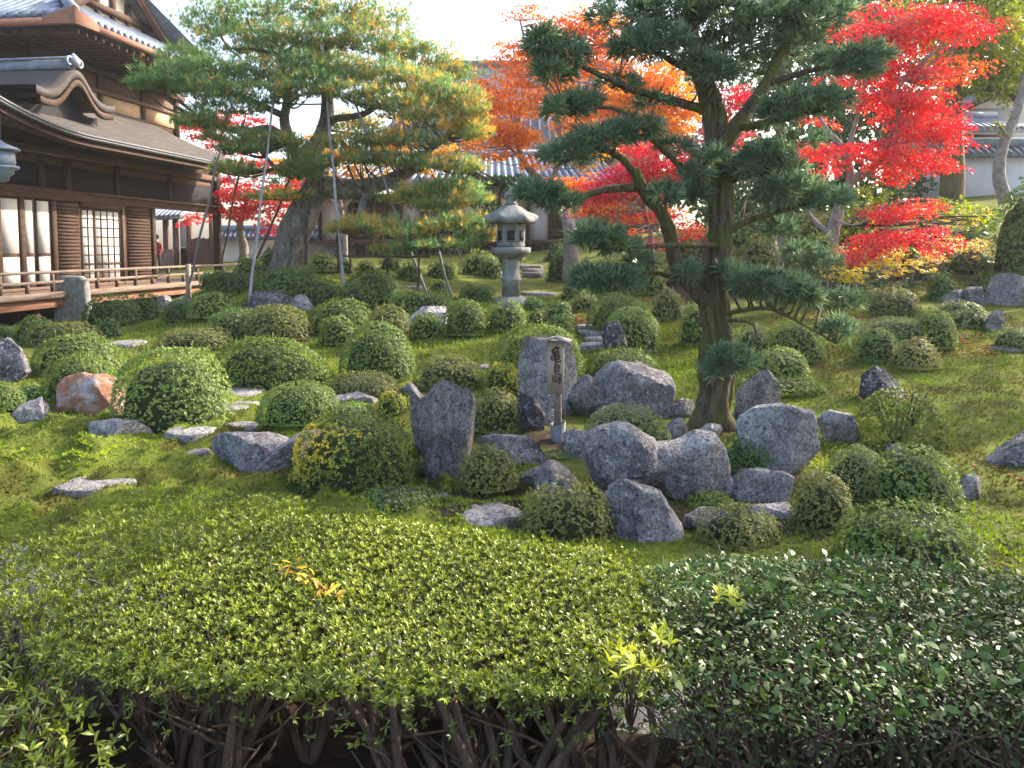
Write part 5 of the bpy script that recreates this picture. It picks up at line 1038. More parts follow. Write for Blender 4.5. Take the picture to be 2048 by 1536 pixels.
for k, (u, v) in enumerate(((1362, 905), (1395, 912), (1440, 908), (1482, 888))):
    e_ = pt(u, v, DY - .15); tube('root', [pt(1425, 815, DY - .02), pt((1425 + u) / 2, 850, DY - .1), e_ - (0, 0, .06)], [.14, .11, .05], M['bark_moss'], pod, 9, .2)
LB = [([(1424, 615, DY), (1390, 580, DY - .1), (1352, 530, DY - .15), (1340, 470, DY - .2), (1325, 430, DY - .25), (1290, 385, DY - .3), (1268, 340, DY - .35)], .10, .06),
      ([(1438, 300, DY), (1462, 265, DY), (1500, 215, DY + .1), (1535, 165, DY + .15), (1565, 100, DY + .2), (1600, 40, DY + .2)], .11, .04),
      ([(1415, 222, DY), (1340, 200, DY - .15), (1270, 180, DY - .3), (1200, 150, DY - .4), (1140, 120, DY - .45)], .055, .022),
      ([(1436, 405, DY), (1380, 350, DY - .2), (1310, 285, DY - .35), (1265, 235, DY - .45), (1215, 215, DY - .5), (1150, 222, DY - .55)], .04, .015),
      ([(1268, 345, DY - .35), (1240, 315, DY - .4), (1200, 300, DY - .45), (1150, 312, DY - .5)], .045, .02),
      ([(1280, 375, DY - .32), (1215, 378, DY - .4), (1160, 395, DY - .5), (1100, 412, DY - .55)], .05, .022),
      ([(1345, 490, DY - .2), (1330, 430, DY - .4), (1335, 395, DY - .45)], .03, .015),
      ([(1438, 490, DY - .1), (1370, 490, DY - .45), (1310, 492, DY - .5), (1240, 500, DY - .55), (1200, 495, DY - .6)], .035, .015),
      ([(1375, 565, DY - .1), (1300, 545, DY - .4), (1250, 570, DY - .5)], .03, .012),
      ([(1440, 470, DY), (1500, 440, DY - .15), (1550, 425, DY - .25), (1610, 410, DY - .35)], .05, .02),
      ([(1470, 255, DY), (1520, 250, DY - .2), (1560, 232, DY - .3), (1610, 225, DY - .4)], .05, .02),
      ([(1530, 170, DY + .15), (1590, 150, DY), (1650, 135, DY - .1), (1720, 125, DY - .15)], .04, .02),
      ([(1440, 630, DY - .05), (1490, 620, DY - .3), (1540, 618, DY - .4), (1590, 640, DY - .5), (1670, 685, DY - .55)], .03, .010),
      ([(1455, 640, DY - .1), (1500, 645, DY - .35), (1512, 670, DY - .4), (1498, 695, DY - .45)], .022, .008),
      ([(1434, 720, DY - .1), (1455, 740, DY - .35), (1465, 728, DY - .4)], .03, .015),
      ([(1400, 150, DY + .05), (1340, 120, DY - .1), (1300, 90, DY - .2)], .05, .02), ([(1395, 110, DY + .1), (1450, 90, DY + .3), (1490, 70, DY + .3)], .05, .02),
      ([(1440, 370, DY), (1490, 350, DY - .1), (1530, 320, DY - .2)], .04, .02)]
anch = limbs(pod, M['bark_moss'], LB, rough=.25)
PADS = [(1090, 85, 42, 38, -.5, 1), (1130, 105, 45, 46, -.45, 1), (1105, 140, 42, 30, -.5, 1), (1130, 215, 46, 28, -.55, 1), (1165, 200, 36, 22, -.5, 1), (1270, 258, 62, 20, -.5, 1.2), (1200, 275, 72, 24, -.5, 1.4), (1140, 305, 66, 24, -.55, 1.2), (1085, 385, 50, 26, -.55, 1), (1120, 402, 44, 18, -.55, 1), (1060, 378, 30, 18, -.55, .8),
        (1195, 470, 60, 28, -.6, 1.1), (1240, 490, 44, 18, -.55, 1), (1190, 555, 52, 30, -.55, 1.1), (1240, 560, 46, 30, -.5, 1), (1280, 95, 70, 28, -.25, 1.2), (1320, 75, 70, 30, -.2, 1.2), (1250, 30, 80, 40, .0, .9), (1340, 20, 90, 40, .1, .9), (1440, 40, 90, 46, .2, .9), (1460, 95, 70, 38, .3, .9), (1550, 40, 90, 44, .3, .9), (1640, 30, 80, 40, .2, 1), (1580, 90, 70, 34, .3, .9), (1510, 130, 50, 30, .35, .7), (1500, 10, 120, 30, .2, .9), (1390, 0, 100, 30, .1, .9),
        (1430, 140, 48, 30, -.3, 1.2), (1395, 120, 36, 24, -.25, 1), (1730, 108, 52, 22, -.15, 1.2), (1680, 118, 50, 20, -.1, 1), (1720, 140, 40, 16, -.2, 1), (1590, 205, 64, 26, -.4, 1.2), (1650, 198, 54, 26, -.4, 1.2), (1560, 230, 44, 20, -.35, 1), (1345, 290, 36, 12, -.2, .8), (1330, 385, 30, 22, -.5, 1), (1395, 345, 34, 22, -.3, 1), (1420, 310, 30, 18, -.3, .7), (1535, 305, 54, 28, -.25, 1.1), (1500, 335, 48, 26, -.2, 1), (1575, 330, 40, 24, -.1, .9),
        (1590, 372, 70, 28, -.35, 1.3), (1650, 395, 52, 26, -.35, 1.2), (1555, 395, 46, 22, -.3, 1), (1610, 275, 44, 18, .1, .7), (1560, 455, 26, 22, -.1, .9), (1395, 385, 26, 16, -.3, .8), (1640, 520, 38, 22, .3, 1), (1600, 500, 30, 14, .3, .7), (1500, 565, 46, 36, -.45, 1.1), (1560, 575, 62, 40, -.45, 1.4), (1610, 590, 34, 26, -.45, 1), (1690, 600, 34, 20, .2, .9), (1640, 600, 34, 18, .2, .8), (1462, 715, 44, 30, -.42, 1.2), (1440, 735, 34, 20, -.42, .8), (1675, 655, 32, 20, -.5, .9), (1375, 540, 26, 18, -.35, .7), (1460, 540, 26, 14, -.2, .7), (1280, 520, 30, 14, -.4, .8), (1310, 200, 40, 14, -.2, .5), (1240, 165, 50, 16, -.1, .7)]
ch, cen = [], []
for (u, v, hw, hh, dy, dn) in PADS:
    y = DY + dy; c = pt(u, v, y); k = y / F; rx, rz, ry = hw * k * .92, hh * k * .78, hw * k * .75; n = int(.85 * dn * (54 * (hw * hh / 1200) ** .8 + 18))
    d = rand_dirs(n, r); d[:, 2] = np.where(d[:, 2] < 0, d[:, 2] * .6, d[:, 2]); q = d * (r.uniform(.25, 1.0, n) ** .45)[:, None]; P = c + q * (rx, ry, rz) - np.array((0, 0, .02))
    N = unit(d * .9 + np.array((0, 0, .55)) + r.normal(0, .3, (n, 3))); tn = np.clip(.34 + .12 * vnoise(P, 4, 3) + r.normal(0, .12, n) + (r.random(n) < .07) * .45, 0, 1)
    ch.append(tufts(P, N, .135, .078, 12, LEAF2, tn, 8, 82, .3, .06, r)); cen += [c - np.array((0, 0, rz * .3)), c + np.array((rx * .5, 0, -rz * .3)), c - np.array((rx * .5, 0, rz * .3))]
foliage('leaf_pads', ch, M['podo'], pod)
V, Fs = join(connect(np.array(cen), anch, r, (.018, .006))); put('twigs', mesh('twigs', V, Fs, smooth=True), M['bark_moss'], pod, kind='stuff')
# small shoots on the trunk
tq = Q[r.integers(8, len(Q) - 12, 260)] + rand_dirs(260, r) * .15; foliage('trunk_shoots', [tufts(tq, rand_dirs(260, r) * .6 + (0, -.3, .1), .07, .10, 6, BLADE, .4, 20, 80, .3, .1, r)], M['podo'], pod)
# ---- maples: leaf sprays in flat layers round twigs
def maple(name, label, mat, trunk, lb, lobes, leaf=.075, per=46, seed=1, bark='bark_maple', tint=.45, dens=1.0, twig=(.022, .005), group=None):
    r = np.random.default_rng(seed); root = thing(name, label, 'tree', pt(*trunk[0][0]), group=group)
    P = px(trunk[0]); Q = catmull(P, 6); V, Fs = tubev(Q, np.linspace(trunk[1], trunk[2], len(Q)), 12, .14, seed); put('trunk', mesh('trunk', V, Fs, smooth=True), M[bark], root)
    anch = np.vstack([Q[len(Q) // 2:]] + ([limbs(root, M[bark], lb, rough=.12)] if lb else []))
    ch, cen = [], []
    for (u, v, hw, hh, y, dn, tn0) in lobes:
        c = pt(u, v, y); k = y / F; rx, rz = hw * k, hh * k; ry = min(rx, 1.6) * .9; n = max(4, int(dn * dens * hw * hh / 42))
        d = rand_dirs(n, r) * (r.random(n) ** .4)[:, None]; C = c + d * (rx, ry, rz); cen += list(C[::3])
        R0 = r.uniform(.22, .50, n); a = r.uniform(0, 2 * np.pi, (n, per)); q = np.sqrt(r.random((n, per))); sp = np.stack([np.cos(a) * q, np.sin(a) * q * .9, np.zeros_like(a)], -1) * R0[:, None, None]
        sp[..., 2] = -.25 * q ** 2 * R0[:, None] + r.normal(0, .035, (n, per)) + sp[..., 0] * r.normal(0, .2, n)[:, None]; PP = (C[:, None, :] + sp).reshape(-1, 3); m_ = len(PP)
        D = unit(np.c_[(sp[..., 0]).ravel(), sp[..., 1].ravel(), np.full(m_, -.15)] + r.normal(0, .35, (m_, 3)) * .4); N = unit(np.array((0, -.25, 1.)) + r.normal(0, .55, (m_, 3)))
        tn = np.clip(np.repeat(tint + tn0 + r.normal(0, .13, n), per) + r.normal(0, .12, m_), 0, 1); Ls = leaf * r.uniform(.7, 1.2, m_)
        ch.append(leaves(PP, D, N, Ls, Ls * .85, LEAF2, tn))
    foliage('crown', ch, M[mat], root)
    V, Fs = join(connect(np.array(cen), anch, r, twig)); put('twigs', mesh('twigs', V, Fs, smooth=True), M[bark], root, kind='stuff')
    return root
MY = 24.0
maple('maple_tree', 'tall orange maple between the pine and the podocarpus', 'maple_o', ([(1140, 565, 22.5), (1142, 500, 22.6), (1135, 440, 22.8), (1110, 385, MY), (1070, 350, MY), (1045, 318, MY), (1030, 260, MY)], .24, .06),
      [([(1100, 375, MY), (1120, 300, MY), (1105, 200, MY), (1060, 120, MY), (1040, 40, MY)], .09, .03), ([(1105, 240, MY), (1170, 180, MY), (1200, 90, MY)], .06, .02), ([(1045, 318, MY), (1000, 280, MY - .3), (960, 260, MY - .5)], .05, .02), ([(1110, 300, MY), (1180, 260, MY), (1240, 230, MY)], .05, .02)],
      [(1090, 110, 60, 30, MY + .3, .7, .0), (1130, 170, 50, 34, MY + .3, .8, .1), (1150, 100, 50, 30, MY + .3, .6, -.05), (980, 215, 50, 26, MY - .2, .8, .05), (1240, 100, 60, 30, MY + .6, .6, -.05), (1290, 180, 50, 30, MY + .6, .8, .1), (1160, 40, 50, 30, MY + .3, .9, -.1), (1210, 60, 50, 40, MY + .5, .9, -.05), (1110, 85, 50, 26, MY + .2, .8, -.1), (1060, 95, 44, 22, MY, .6, -.1), (1045, 25, 55, 18, MY, .45, -.25), (1100, 50, 55, 22, MY, .35, -.2), (1010, 90, 36, 16, MY, .3, -.2), (1180, 55, 50, 26, MY, .5, 0), (1190, 100, 50, 20, MY, .6, 0), (1030, 125, 50, 22, MY - .3, .7, -.05), (1000, 170, 50, 22, MY - .3, .8, 0), (1060, 160, 50, 24, MY, .5, 0), (960, 215, 40, 20, MY - .5, .8, 0), (1050, 205, 55, 26, MY - .2, .9, .12), (1000, 260, 62, 26, MY - .5, 1, .0), (950, 280, 36, 18, MY - .6, .8, 0), (1040, 270, 46, 26, MY - .4, 1, .05), (1000, 310, 44, 14, MY - .5, .8, .1), (1070, 320, 40, 14, MY - .4, .7, .1), (1200, 130, 60, 18, MY, .5, -.05), (1260, 145, 50, 16, MY + .4, .5, 0), (1215, 200, 70, 30, MY + .3, 1.1, .3), (1270, 235, 60, 34, MY + .3, 1.2, .35), (1160, 245, 50, 26, MY + .3, 1, .25), (1315, 200, 46, 34, MY + .3, 1.1, .1), (1340, 260, 40, 34, MY + .3, 1.1, .3), (1250, 170, 70, 30, MY + .6, 1, .05), (1330, 150, 50, 34, MY + .6, .9, .0), (1200, 280, 60, 30, MY + .4, 1, .3), (1120, 215, 40, 30, MY + .4, .7, .1), (1380, 210, 40, 50, MY + .6, .9, .2), (1150, 320, 40, 30, MY - .8, .4, .4), (930, 170, 24, 14, MY - .4, .5, 0)], leaf=.085, seed=21)
maple('maple_tree', 'crimson maple glowing behind the podocarpus limbs', 'maple_c', ([(1300, 570, 21), (1302, 480, 21), (1290, 420, 21), (1280, 350, 21)], .10, .03), [([(1295, 440, 21), (1340, 380, 21), (1360, 330, 21)], .04, .015), ([(1290, 420, 21), (1240, 360, 21), (1210, 330, 21)], .04, .015)],
      [(1300, 300, 50, 24, 20.5, 1, 0), (1260, 345, 55, 26, 20.5, 1.1, 0), (1210, 375, 55, 26, 20.5, .9, .05), (1330, 340, 46, 26, 20.6, 1, 0), (1290, 385, 46, 20, 20.5, .9, .1), (1200, 415, 50, 20, 20.5, .8, .35), (1150, 370, 40, 28, 20.8, .8, .5), (1170, 405, 36, 20, 20.4, .8, .3), (1380, 330, 30, 26, 20.6, .7, 0), (1270, 430, 40, 18, 20.4, .5, .25), (1260, 465, 24, 10, 19.5, .9, .4), (1340, 430, 30, 26, 20.5, .5, .2), (1330, 490, 30, 18, 20, .6, .15), (1380, 460, 24, 30, 20.5, .6, .2), (1460, 270, 60, 34, 22, .6, .05), (1470, 190, 40, 40, 22, .6, -.02)], seed=22)
RY = 18.0
maple('maple_tree', 'large scarlet maple spreading at the right of the podocarpus', 'maple_r', ([(1660, 530, RY + 1), (1665, 470, RY + 1), (1680, 410, RY + .9), (1700, 365, RY + .7), (1692, 310, RY + .6), (1665, 270, RY + .6)], .17, .06),
      [([(1700, 365, RY + .7), (1745, 335, RY + .3), (1785, 295, RY), (1795, 240, RY), (1800, 160, RY)], .10, .03), ([(1785, 290, RY), (1840, 280, RY - .2), (1880, 290, RY - .3)], .04, .012), ([(1690, 310, RY + .6), (1710, 250, RY + .6), (1730, 170, RY + .5), (1740, 80, RY + .4)], .06, .02), ([(1665, 275, RY + .6), (1640, 230, RY + .8), (1650, 160, RY + .8)], .05, .02), ([(1660, 470, RY + 1), (1620, 430, RY + 1.2), (1600, 380, RY + 1.4)], .07, .03), ([(1670, 440, RY + .8), (1710, 450, RY), (1750, 430, RY - .4)], .03, .01)],
      [(1740, 60, 60, 34, RY + .5, .9, 0), (1790, 90, 60, 36, RY + .4, 1, .1), (1840, 60, 60, 36, RY + .4, .8, 0), (1900, 40, 60, 30, RY + .6, .8, -.05), (1860, 20, 60, 24, RY + .5, .8, 0), (1930, 70, 50, 20, RY + .5, .6, -.05), (1770, 20, 40, 18, RY + .6, .5, -.1), (1750, 130, 55, 30, RY + .3, .8, -.05), (1810, 140, 60, 34, RY + .2, .9, .0), (1870, 150, 50, 22, RY + .2, .6, .05), (1730, 185, 55, 22, RY + .2, .8, 0), (1790, 205, 60, 34, RY, 1.1, 0), (1850, 210, 50, 36, RY, 1.0, -.02), (1890, 260, 40, 30, RY - .2, .9, 0), (1830, 260, 60, 28, RY - .2, 1.0, .02), (1770, 300, 50, 30, RY - .2, .9, 0), (1720, 300, 46, 22, RY, .8, 0), (1850, 310, 50, 26, RY - .2, .9, .1), (1880, 330, 40, 16, RY - .2, .8, .15), (1790, 340, 44, 22, RY - .2, .9, .08), (1700, 165, 40, 26, RY + .6, .6, .1), (1660, 300, 40, 22, RY + .8, .8, 0), (1610, 300, 36, 26, RY + 1, .9, 0), (1650, 345, 34, 16, RY + .8, .7, .1), (1915, 285, 24, 16, RY - .2, .7, .05), (1920, 130, 50, 20, RY + .4, .6, .35), (1960, 50, 40, 24, RY + .6, .5, -.05), (1690, 40, 40, 24, RY + .8, .6, .0), (1640, 240, 30, 20, RY + 1, .4, .2)], seed=23, leaf=.07, dens=.72)
maple('maple_tree', 'low red maple branch layers above the yellow flowers', 'maple_r', ([(1740, 560, 17.5), (1745, 520, 17.5), (1770, 470, 17.3), (1800, 430, 17.2)], .05, .02), [([(1750, 505, 17.5), (1800, 480, 17), (1860, 470, 16.8)], .03, .01)],
      [(1800, 420, 56, 16, 17, .9, .12), (1850, 405, 40, 12, 17, .7, .15), (1760, 430, 40, 16, 17, .8, 0), (1780, 475, 60, 22, 16.8, .9, .0), (1730, 505, 46, 18, 16.8, .9, .0), (1840, 470, 50, 20, 16.8, .6, -.05), (1880, 490, 40, 20, 17, .4, -.1), (1690, 520, 24, 10, 16.6, .5, .0)], seed=24, leaf=.06)
maple('maple_tree', 'bright red maple standing beyond the hall corner', 'maple_r', ([(482, 545, 30), (488, 500, 30), (480, 460, 30), (484, 430, 30), (500, 390, 30)], .20, .07), [([(482, 450, 30), (450, 420, 30.5), (430, 390, 31)], .07, .03), ([(484, 430, 30), (540, 400, 30), (580, 370, 30)], .07, .03), ([(490, 400, 30), (440, 320, 31), (420, 260, 32)], .06, .02)],
      [(480, 395, 50, 28, 30, 1, .05), (540, 390, 50, 28, 29.6, 1, .05), (500, 425, 46, 18, 29.6, .9, .05), (450, 370, 44, 26, 31, .9, .0), (570, 420, 36, 22, 29.6, .8, .1), (400, 250, 50, 26, 33, 1, .05), (440, 290, 44, 24, 33, .8, 0), (370, 240, 30, 20, 33.5, .9, .1), (480, 240, 44, 26, 33, .7, 0), (520, 330, 50, 30, 31, .7, .1), (420, 420, 40, 16, 30.5, .8, .1), (380, 432, 30, 12, 31, .6, .15), (600, 380, 44, 34, 31, .5, .35), (540, 455, 24, 16, 29.5, .7, .1), (440, 240, 40, 20, 33, .7, 0)], seed=25, leaf=.11, dens=.8)
maple('maple_tree', 'yellow-orange maple glimpsed through the old pine branches', 'maple_y', ([(690, 540, 31), (690, 470, 31), (680, 400, 31), (670, 330, 31)], .12, .05), [([(685, 430, 31), (640, 370, 31), (600, 330, 31)], .06, .02), ([(685, 420, 31), (740, 350, 31), (780, 300, 31)], .06, .02)],
      [(600, 320, 60, 26, 31, .7, -.1), (660, 290, 60, 26, 31, .7, -.15), (720, 330, 60, 26, 31, .8, -.2), (780, 290, 60, 30, 31, .8, -.25), (640, 360, 50, 20, 31, .6, 0), (830, 340, 50, 26, 30, .7, -.25), (700, 240, 50, 26, 31.5, .5, -.2), (880, 300, 44, 30, 30, .6, -.25), (790, 240, 40, 22, 31, .5, -.2)], seed=27, leaf=.11, dens=.7)
# ---- evergreens and background trees
def bgtree(name, label, mat, trunk, r0, r1, lobes, leaf=.16, seed=1, bark='bark_moss', tint=.45, lb=None, group=None):
    r = np.random.default_rng(seed); root = thing(name, label, 'tree', pt(*trunk[0]), group=group); Q = catmull(px(trunk), 6)
    V, Fs = tubev(Q, np.linspace(r0, r1, len(Q)), 12, .15, seed); put('trunk', mesh('trunk', V, Fs, smooth=True), M[bark], root)
    anch = np.vstack([Q[len(Q) // 2:]] + ([limbs(root, M[bark], lb)] if lb else [])); ch, cen = [], []
    for (u, v, hw, hh, y, dn) in lobes:
        c = pt(u, v, y); k = y / F; rx, rz = hw * k, hh * k; ry = min(rx, rz * 1.5); n = int(dn * 26 * (rx * rz + rx * ry) / (leaf * leaf) / 6); d = rand_dirs(n, r); q = d * (r.random(n) ** .35)[:, None] * (1 + .35 * vnoise(d * 1.0 + u, 1.7, seed))[:, None]
        P = c + q * (rx, ry, rz); N = unit(d + np.array((0, -.1, .7)) + r.normal(0, .4, (n, 3))); tn = np.clip(tint + .18 * vnoise(P, 1.1, seed) + r.normal(0, .12, n), 0, 1)
        ch.append(tufts(P, N, leaf, .5, 5, LEAF2, tn, 20, 85, .3, .1, r)); cen += list(P[::max(1, n // 6)])
    foliage('crown', ch, M[mat], root); V, Fs = join(connect(np.array(cen), anch, r, (.05, .01))); put('twigs', mesh('twigs', V, Fs, smooth=True), M[bark], root, kind='stuff')
    return root
bgtree('broadleaf_tree', 'tall mossy-trunked tree with yellow-green leaves at upper right', 'lime', [(1905, 405, 26), (1905, 300, 26), (1905, 180, 26), (1915, 60, 26), (1920, -60, 26)], .36, .18, [(1930, 100, 80, 50, 25.5, 1), (1990, 40, 80, 60, 26, 1.3), (2040, 110, 70, 60, 26, 1.2), (2000, 150, 70, 40, 26.5, 1), (1880, 60, 60, 40, 27, .4), (1960, 170, 60, 26, 25.5, .6), (2030, 190, 40, 36, 25, .6), (1870, -30, 120, 50, 26, .6), (2010, -40, 100, 50, 26, .6), (1880, 150, 50, 30, 26.5, .4)], .13, 31, tint=.55, lb=[([(1910, 120, 26), (1960, 90, 26), (2020, 60, 26)], .12, .04), ([(1905, 200, 26), (1960, 180, 25.6), (2020, 190, 25)], .08, .03)])
bgtree('broadleaf_tree', 'slender leaning trunk with yellow leaves before the plaster wall', 'lime', [(2012, 405, 24), (1998, 350, 24), (2006, 290, 24), (2035, 220, 24), (2060, 120, 24)], .20, .10, [(2050, 60, 60, 60, 24, .6), (2060, 150, 40, 30, 24, .5), (1995, 255, 16, 12, 23.6, .3)], .12, 32, 'bark_maple', .6)
bgtree('evergreen_tree', 'dark green evergreen rising behind the scarlet maple', 'ever', [(1780, 480, 30), (1780, 200, 30), (1780, -40, 30)], .3, .12, [(1720, 60, 90, 60, 30, .5), (1830, 100, 90, 60, 30, .5), (1780, 180, 90, 50, 30, .5), (1740, 0, 80, 40, 30, .4), (1860, 220, 60, 50, 29, .4), (1700, 250, 60, 50, 30, .4), (1850, 370, 50, 40, 28, .5), (1760, 380, 60, 50, 27, .6)], .17, 33, tint=.5)
bgtree('evergreen_tree', 'leafy green tree filling the gap behind the podocarpus trunk', 'ever', [(1560, 500, 28), (1560, 300, 28), (1565, 60, 28)], .26, .1, [(1540, 200, 80, 60, 28, .45), (1620, 150, 70, 60, 28, .45), (1560, 330, 80, 60, 27, .6), (1640, 300, 60, 60, 28, .4), (1480, 400, 60, 50, 25, .6), (1580, 440, 70, 50, 24, .6), (1660, 60, 60, 40, 28, .4), (1500, 470, 50, 30, 23, .6), (1440, 470, 40, 30, 23, .6)], .15, 34, tint=.55)
bgtree('evergreen_tree', 'small dark pine with layered pads left of the stone lantern', 'ever', [(1000, 540, 24), (1005, 470, 24), (1000, 400, 24), (1005, 370, 24)], .10, .05, [(1000, 365, 36, 14, 24, 1), (960, 400, 36, 14, 23.8, 1), (985, 425, 36, 14, 23.8, 1), (940, 345, 24, 14, 24.2, .8), (1040, 360, 26, 12, 24, .9), (950, 450, 36, 16, 23.5, .9), (900, 340, 24, 14, 24.2, .8)], .10, 35, 'bark_dark', .45)
bgtree('evergreen_tree', 'evergreen behind the ridge left of the orange maple top', 'ever', [(880, 480, 60), (880, 250, 60), (880, 130, 60)], .4, .2, [(880, 170, 60, 40, 60, .5), (930, 150, 40, 22, 60, .5), (820, 200, 60, 50, 60, .5)], .3, 36)
bgtree('evergreen_tree', 'shaded tree behind the residence and the pine trunk', 'ever', [(640, 480, 46), (640, 380, 46), (640, 300, 46)], .3, .15, [(640, 330, 70, 50, 46, .5), (720, 350, 60, 40, 46, .4), (560, 370, 60, 40, 46, .4)], .22, 37, tint=.6)
bgtree('garden_tree', 'grey forked trunk with sparse leaves under the scarlet maple', 'ever', [(1555, 560, 20), (1555, 500, 20), (1556, 450, 20)], .20, .14, [(1540, 430, 40, 20, 20, .6), (1585, 440, 36, 18, 20.4, .6)], .09, 38, 'bark_maple', .6)
bgtree('garden_shrub_tree', 'green and yellow mixed shrub tree right of scarlet trunk', 'lime', [(1690, 560, 19.5), (1690, 500, 19.5), (1695, 450, 19.5)], .06, .02, [(1700, 470, 60, 46, 19.5, .5), (1650, 500, 50, 40, 19.5, .5), (1740, 400, 50, 30, 20.5, .4), (1960, 440, 40, 30, 19.5, .4), (1900, 420, 50, 30, 21, .4)], .085, 39, 'bark_dark', .45)
bgtree('evergreen_tree', 'dark evergreen behind the scarlet maple and left of its trunk', 'ever', [(1680, 480, 36), (1680, 250, 36), (1680, 60, 36)], .3, .12, [(1640, 230, 90, 60, 36, .7), (1720, 300, 80, 60, 36, .7), (1600, 350, 90, 60, 36, .7), (1700, 400, 80, 50, 34, .8), (1560, 420, 80, 50, 34, .8), (1760, 240, 70, 60, 36, .6)], .26, 41, tint=.6)
bgtree('evergreen_tree', 'pale green tree behind the crimson maple', 'ever', [(1420, 480, 38), (1420, 300, 38), (1420, 160, 38)], .3, .12, [(1380, 150, 80, 70, 40, .6), (1300, 220, 70, 60, 40, .5), (1400, 330, 90, 60, 38, .7), (1480, 300, 80, 70, 38, .7), (1340, 380, 80, 50, 38, .7), (1460, 420, 80, 50, 36, .8), (1500, 200, 60, 60, 38, .5)], .26, 42, tint=.7)
bgtree('evergreen_tree', 'tall dense tree behind the upper scarlet maple leaves', 'ever', [(1640, 480, 42), (1640, 200, 42), (1640, -40, 42)], .35, .14, [(1620, 30, 110, 60, 42, .8), (1700, 100, 100, 70, 42, .8), (1580, 120, 90, 70, 42, .8), (1760, 20, 90, 60, 42, .8), (1650, -40, 140, 50, 42, .7)], .30, 43, tint=.65)
bgtree('broadleaf_tree', 'dense yellow-green tree filling the upper right corner', 'lime', [(1990, 400, 36), (1990, 200, 36), (1990, -40, 36)], .3, .12, [(1960, 60, 100, 60, 36, .9), (2040, 120, 90, 70, 36, .9), (1880, 30, 100, 60, 36, .8), (1900, 140, 80, 60, 36, .7), (2060, 10, 100, 60, 36, .9), (1940, -40, 140, 40, 36, .8)], .24, 44, tint=.35)
# unseen tall trees added just beyond the right edge to shade the foreground
def wl(x, y, z, rad, dn): q = F / y; return (1024 + x * q, HOR - (z - CZ) * q, rad * q, rad * .8 * q, y, dn)
def shade(label, x, y, ht, seed, dn=.17):
    q = F / y; z0 = h1(x, y); rr_ = np.random.default_rng(seed)
    lo = [wl(x + rr_.normal(0, 1.2), y + rr_.normal(0, 1.3), z, rr_.uniform(1.2, 1.9), dn) for z in np.linspace(z0 + ht * .42, z0 + ht, 8)]
    bgtree('evergreen_tree', label, 'ever', [(1024 + x * q, HOR - (z - CZ) * q, y) for z in (z0 - .2, z0 + ht * .3, z0 + ht * .65, z0 + ht * .9)], .3, .1, lo, .28, seed, group='unseen shade trees added beyond the right edge')
shade('unseen shade tree added past the right edge beside the foreground hedge', 13.0, 9.0, 12, 81); shade('unseen shade tree added past the right edge level with the moss lawn', 13.5, 13.5, 12.5, 82)
shade('unseen shade tree added past the right edge above the flower bank', 15.8, 18.5, 11.5, 83); shade('unseen shade tree added past the right edge nearest the viewer', 11.0, 5.6, 11, 84)
# ------------------------------------------------------------------ leopard plants with yellow flowers on the bank
r = np.random.default_rng(40)
FL = [(1650, 560), (1685, 545), (1715, 560), (1745, 548), (1790, 545), (1835, 540), (1870, 555), (1705, 590), (1770, 575), (1850, 515), (1900, 515), (1940, 470), (1925, 535), (1890, 480), (1660, 590), (1965, 455), (1820, 575), (1960, 530)]
FN = ['leopard plant leftmost of the yellow flower bank', 'leopard plant second from left in the yellow flower bank', 'leopard plant with tall stalks left of the brown-topped dome', 'leopard plant with open flower heads below the low maple', 'leopard plant in the dense yellow row under the low maple', 'leopard plant at the right end of the dense yellow row', 'leopard plant above the small grey stone', 'leopard plant tucked under podocarpus foliage', 'leopard plant just above the brown-topped dome', 'leopard plant under the outer tips of the low maple', 'leopard plant in the upper row right of the low maple', 'leopard plant high on the bank near the bluish evergreen', 'leopard plant right of the small grey stone', 'leopard plant behind the right tips of the low maple', 'leopard plant lowest at the left of flower bank', 'topmost yellow clump beside the bluish evergreen bush', 'leopard plant right of the brown-topped dome', 'leopard plant beside the dark rounded stone']
for (u, v), lb_ in zip(FL, FN):
    g5 = gnd(u, v + 14); root = thing('leopard_plant', lb_, 'flowering plant', g5, group='yellow-flowered leopard plants on the bank'); n = 46
    P = g5 + np.c_[r.normal(0, .20, n), r.normal(0, .20, n), r.uniform(.06, .26, n)]; D = np.c_[r.normal(0, 1, (n, 2)), np.full(n, .1)]; N = np.c_[r.normal(0, .35, (n, 2)), np.ones(n)]
    foliage('leaf_mass', [leaves(P, D, N, r.uniform(.10, .18, n), r.uniform(.12, .20, n), LEAF4, np.clip(.45 + r.normal(0, .2, n), 0, 1))], M['farf'], root)
    ns = 12; tp = g5 + np.c_[r.normal(0, .2, ns), r.normal(0, .2, ns), r.uniform(.36, .68, ns)]; st = [tubev(np.array([g5 + (a - g5) * (.3, .3, 0), (g5 + a) / 2 + (0, 0, .04), a]), .006, 4) for a in tp]
    V, Fs = join(st); put('stalks', mesh('stalks', V, Fs), M['twig_grey'], root, kind='stuff')
    hp = np.repeat(tp, 9, 0) + r.normal(0, .05, (ns * 9, 3)) * (1.2, 1.2, .6); foliage('flowers', [tufts(hp, np.tile((0, -.3, 1.), (len(hp), 1)), .050, .55, 7, LEAF2, np.clip(.5 + r.normal(0, .2, len(hp)), 0, 1), 55, 95, .2, .1, r)], M['flower'], root)
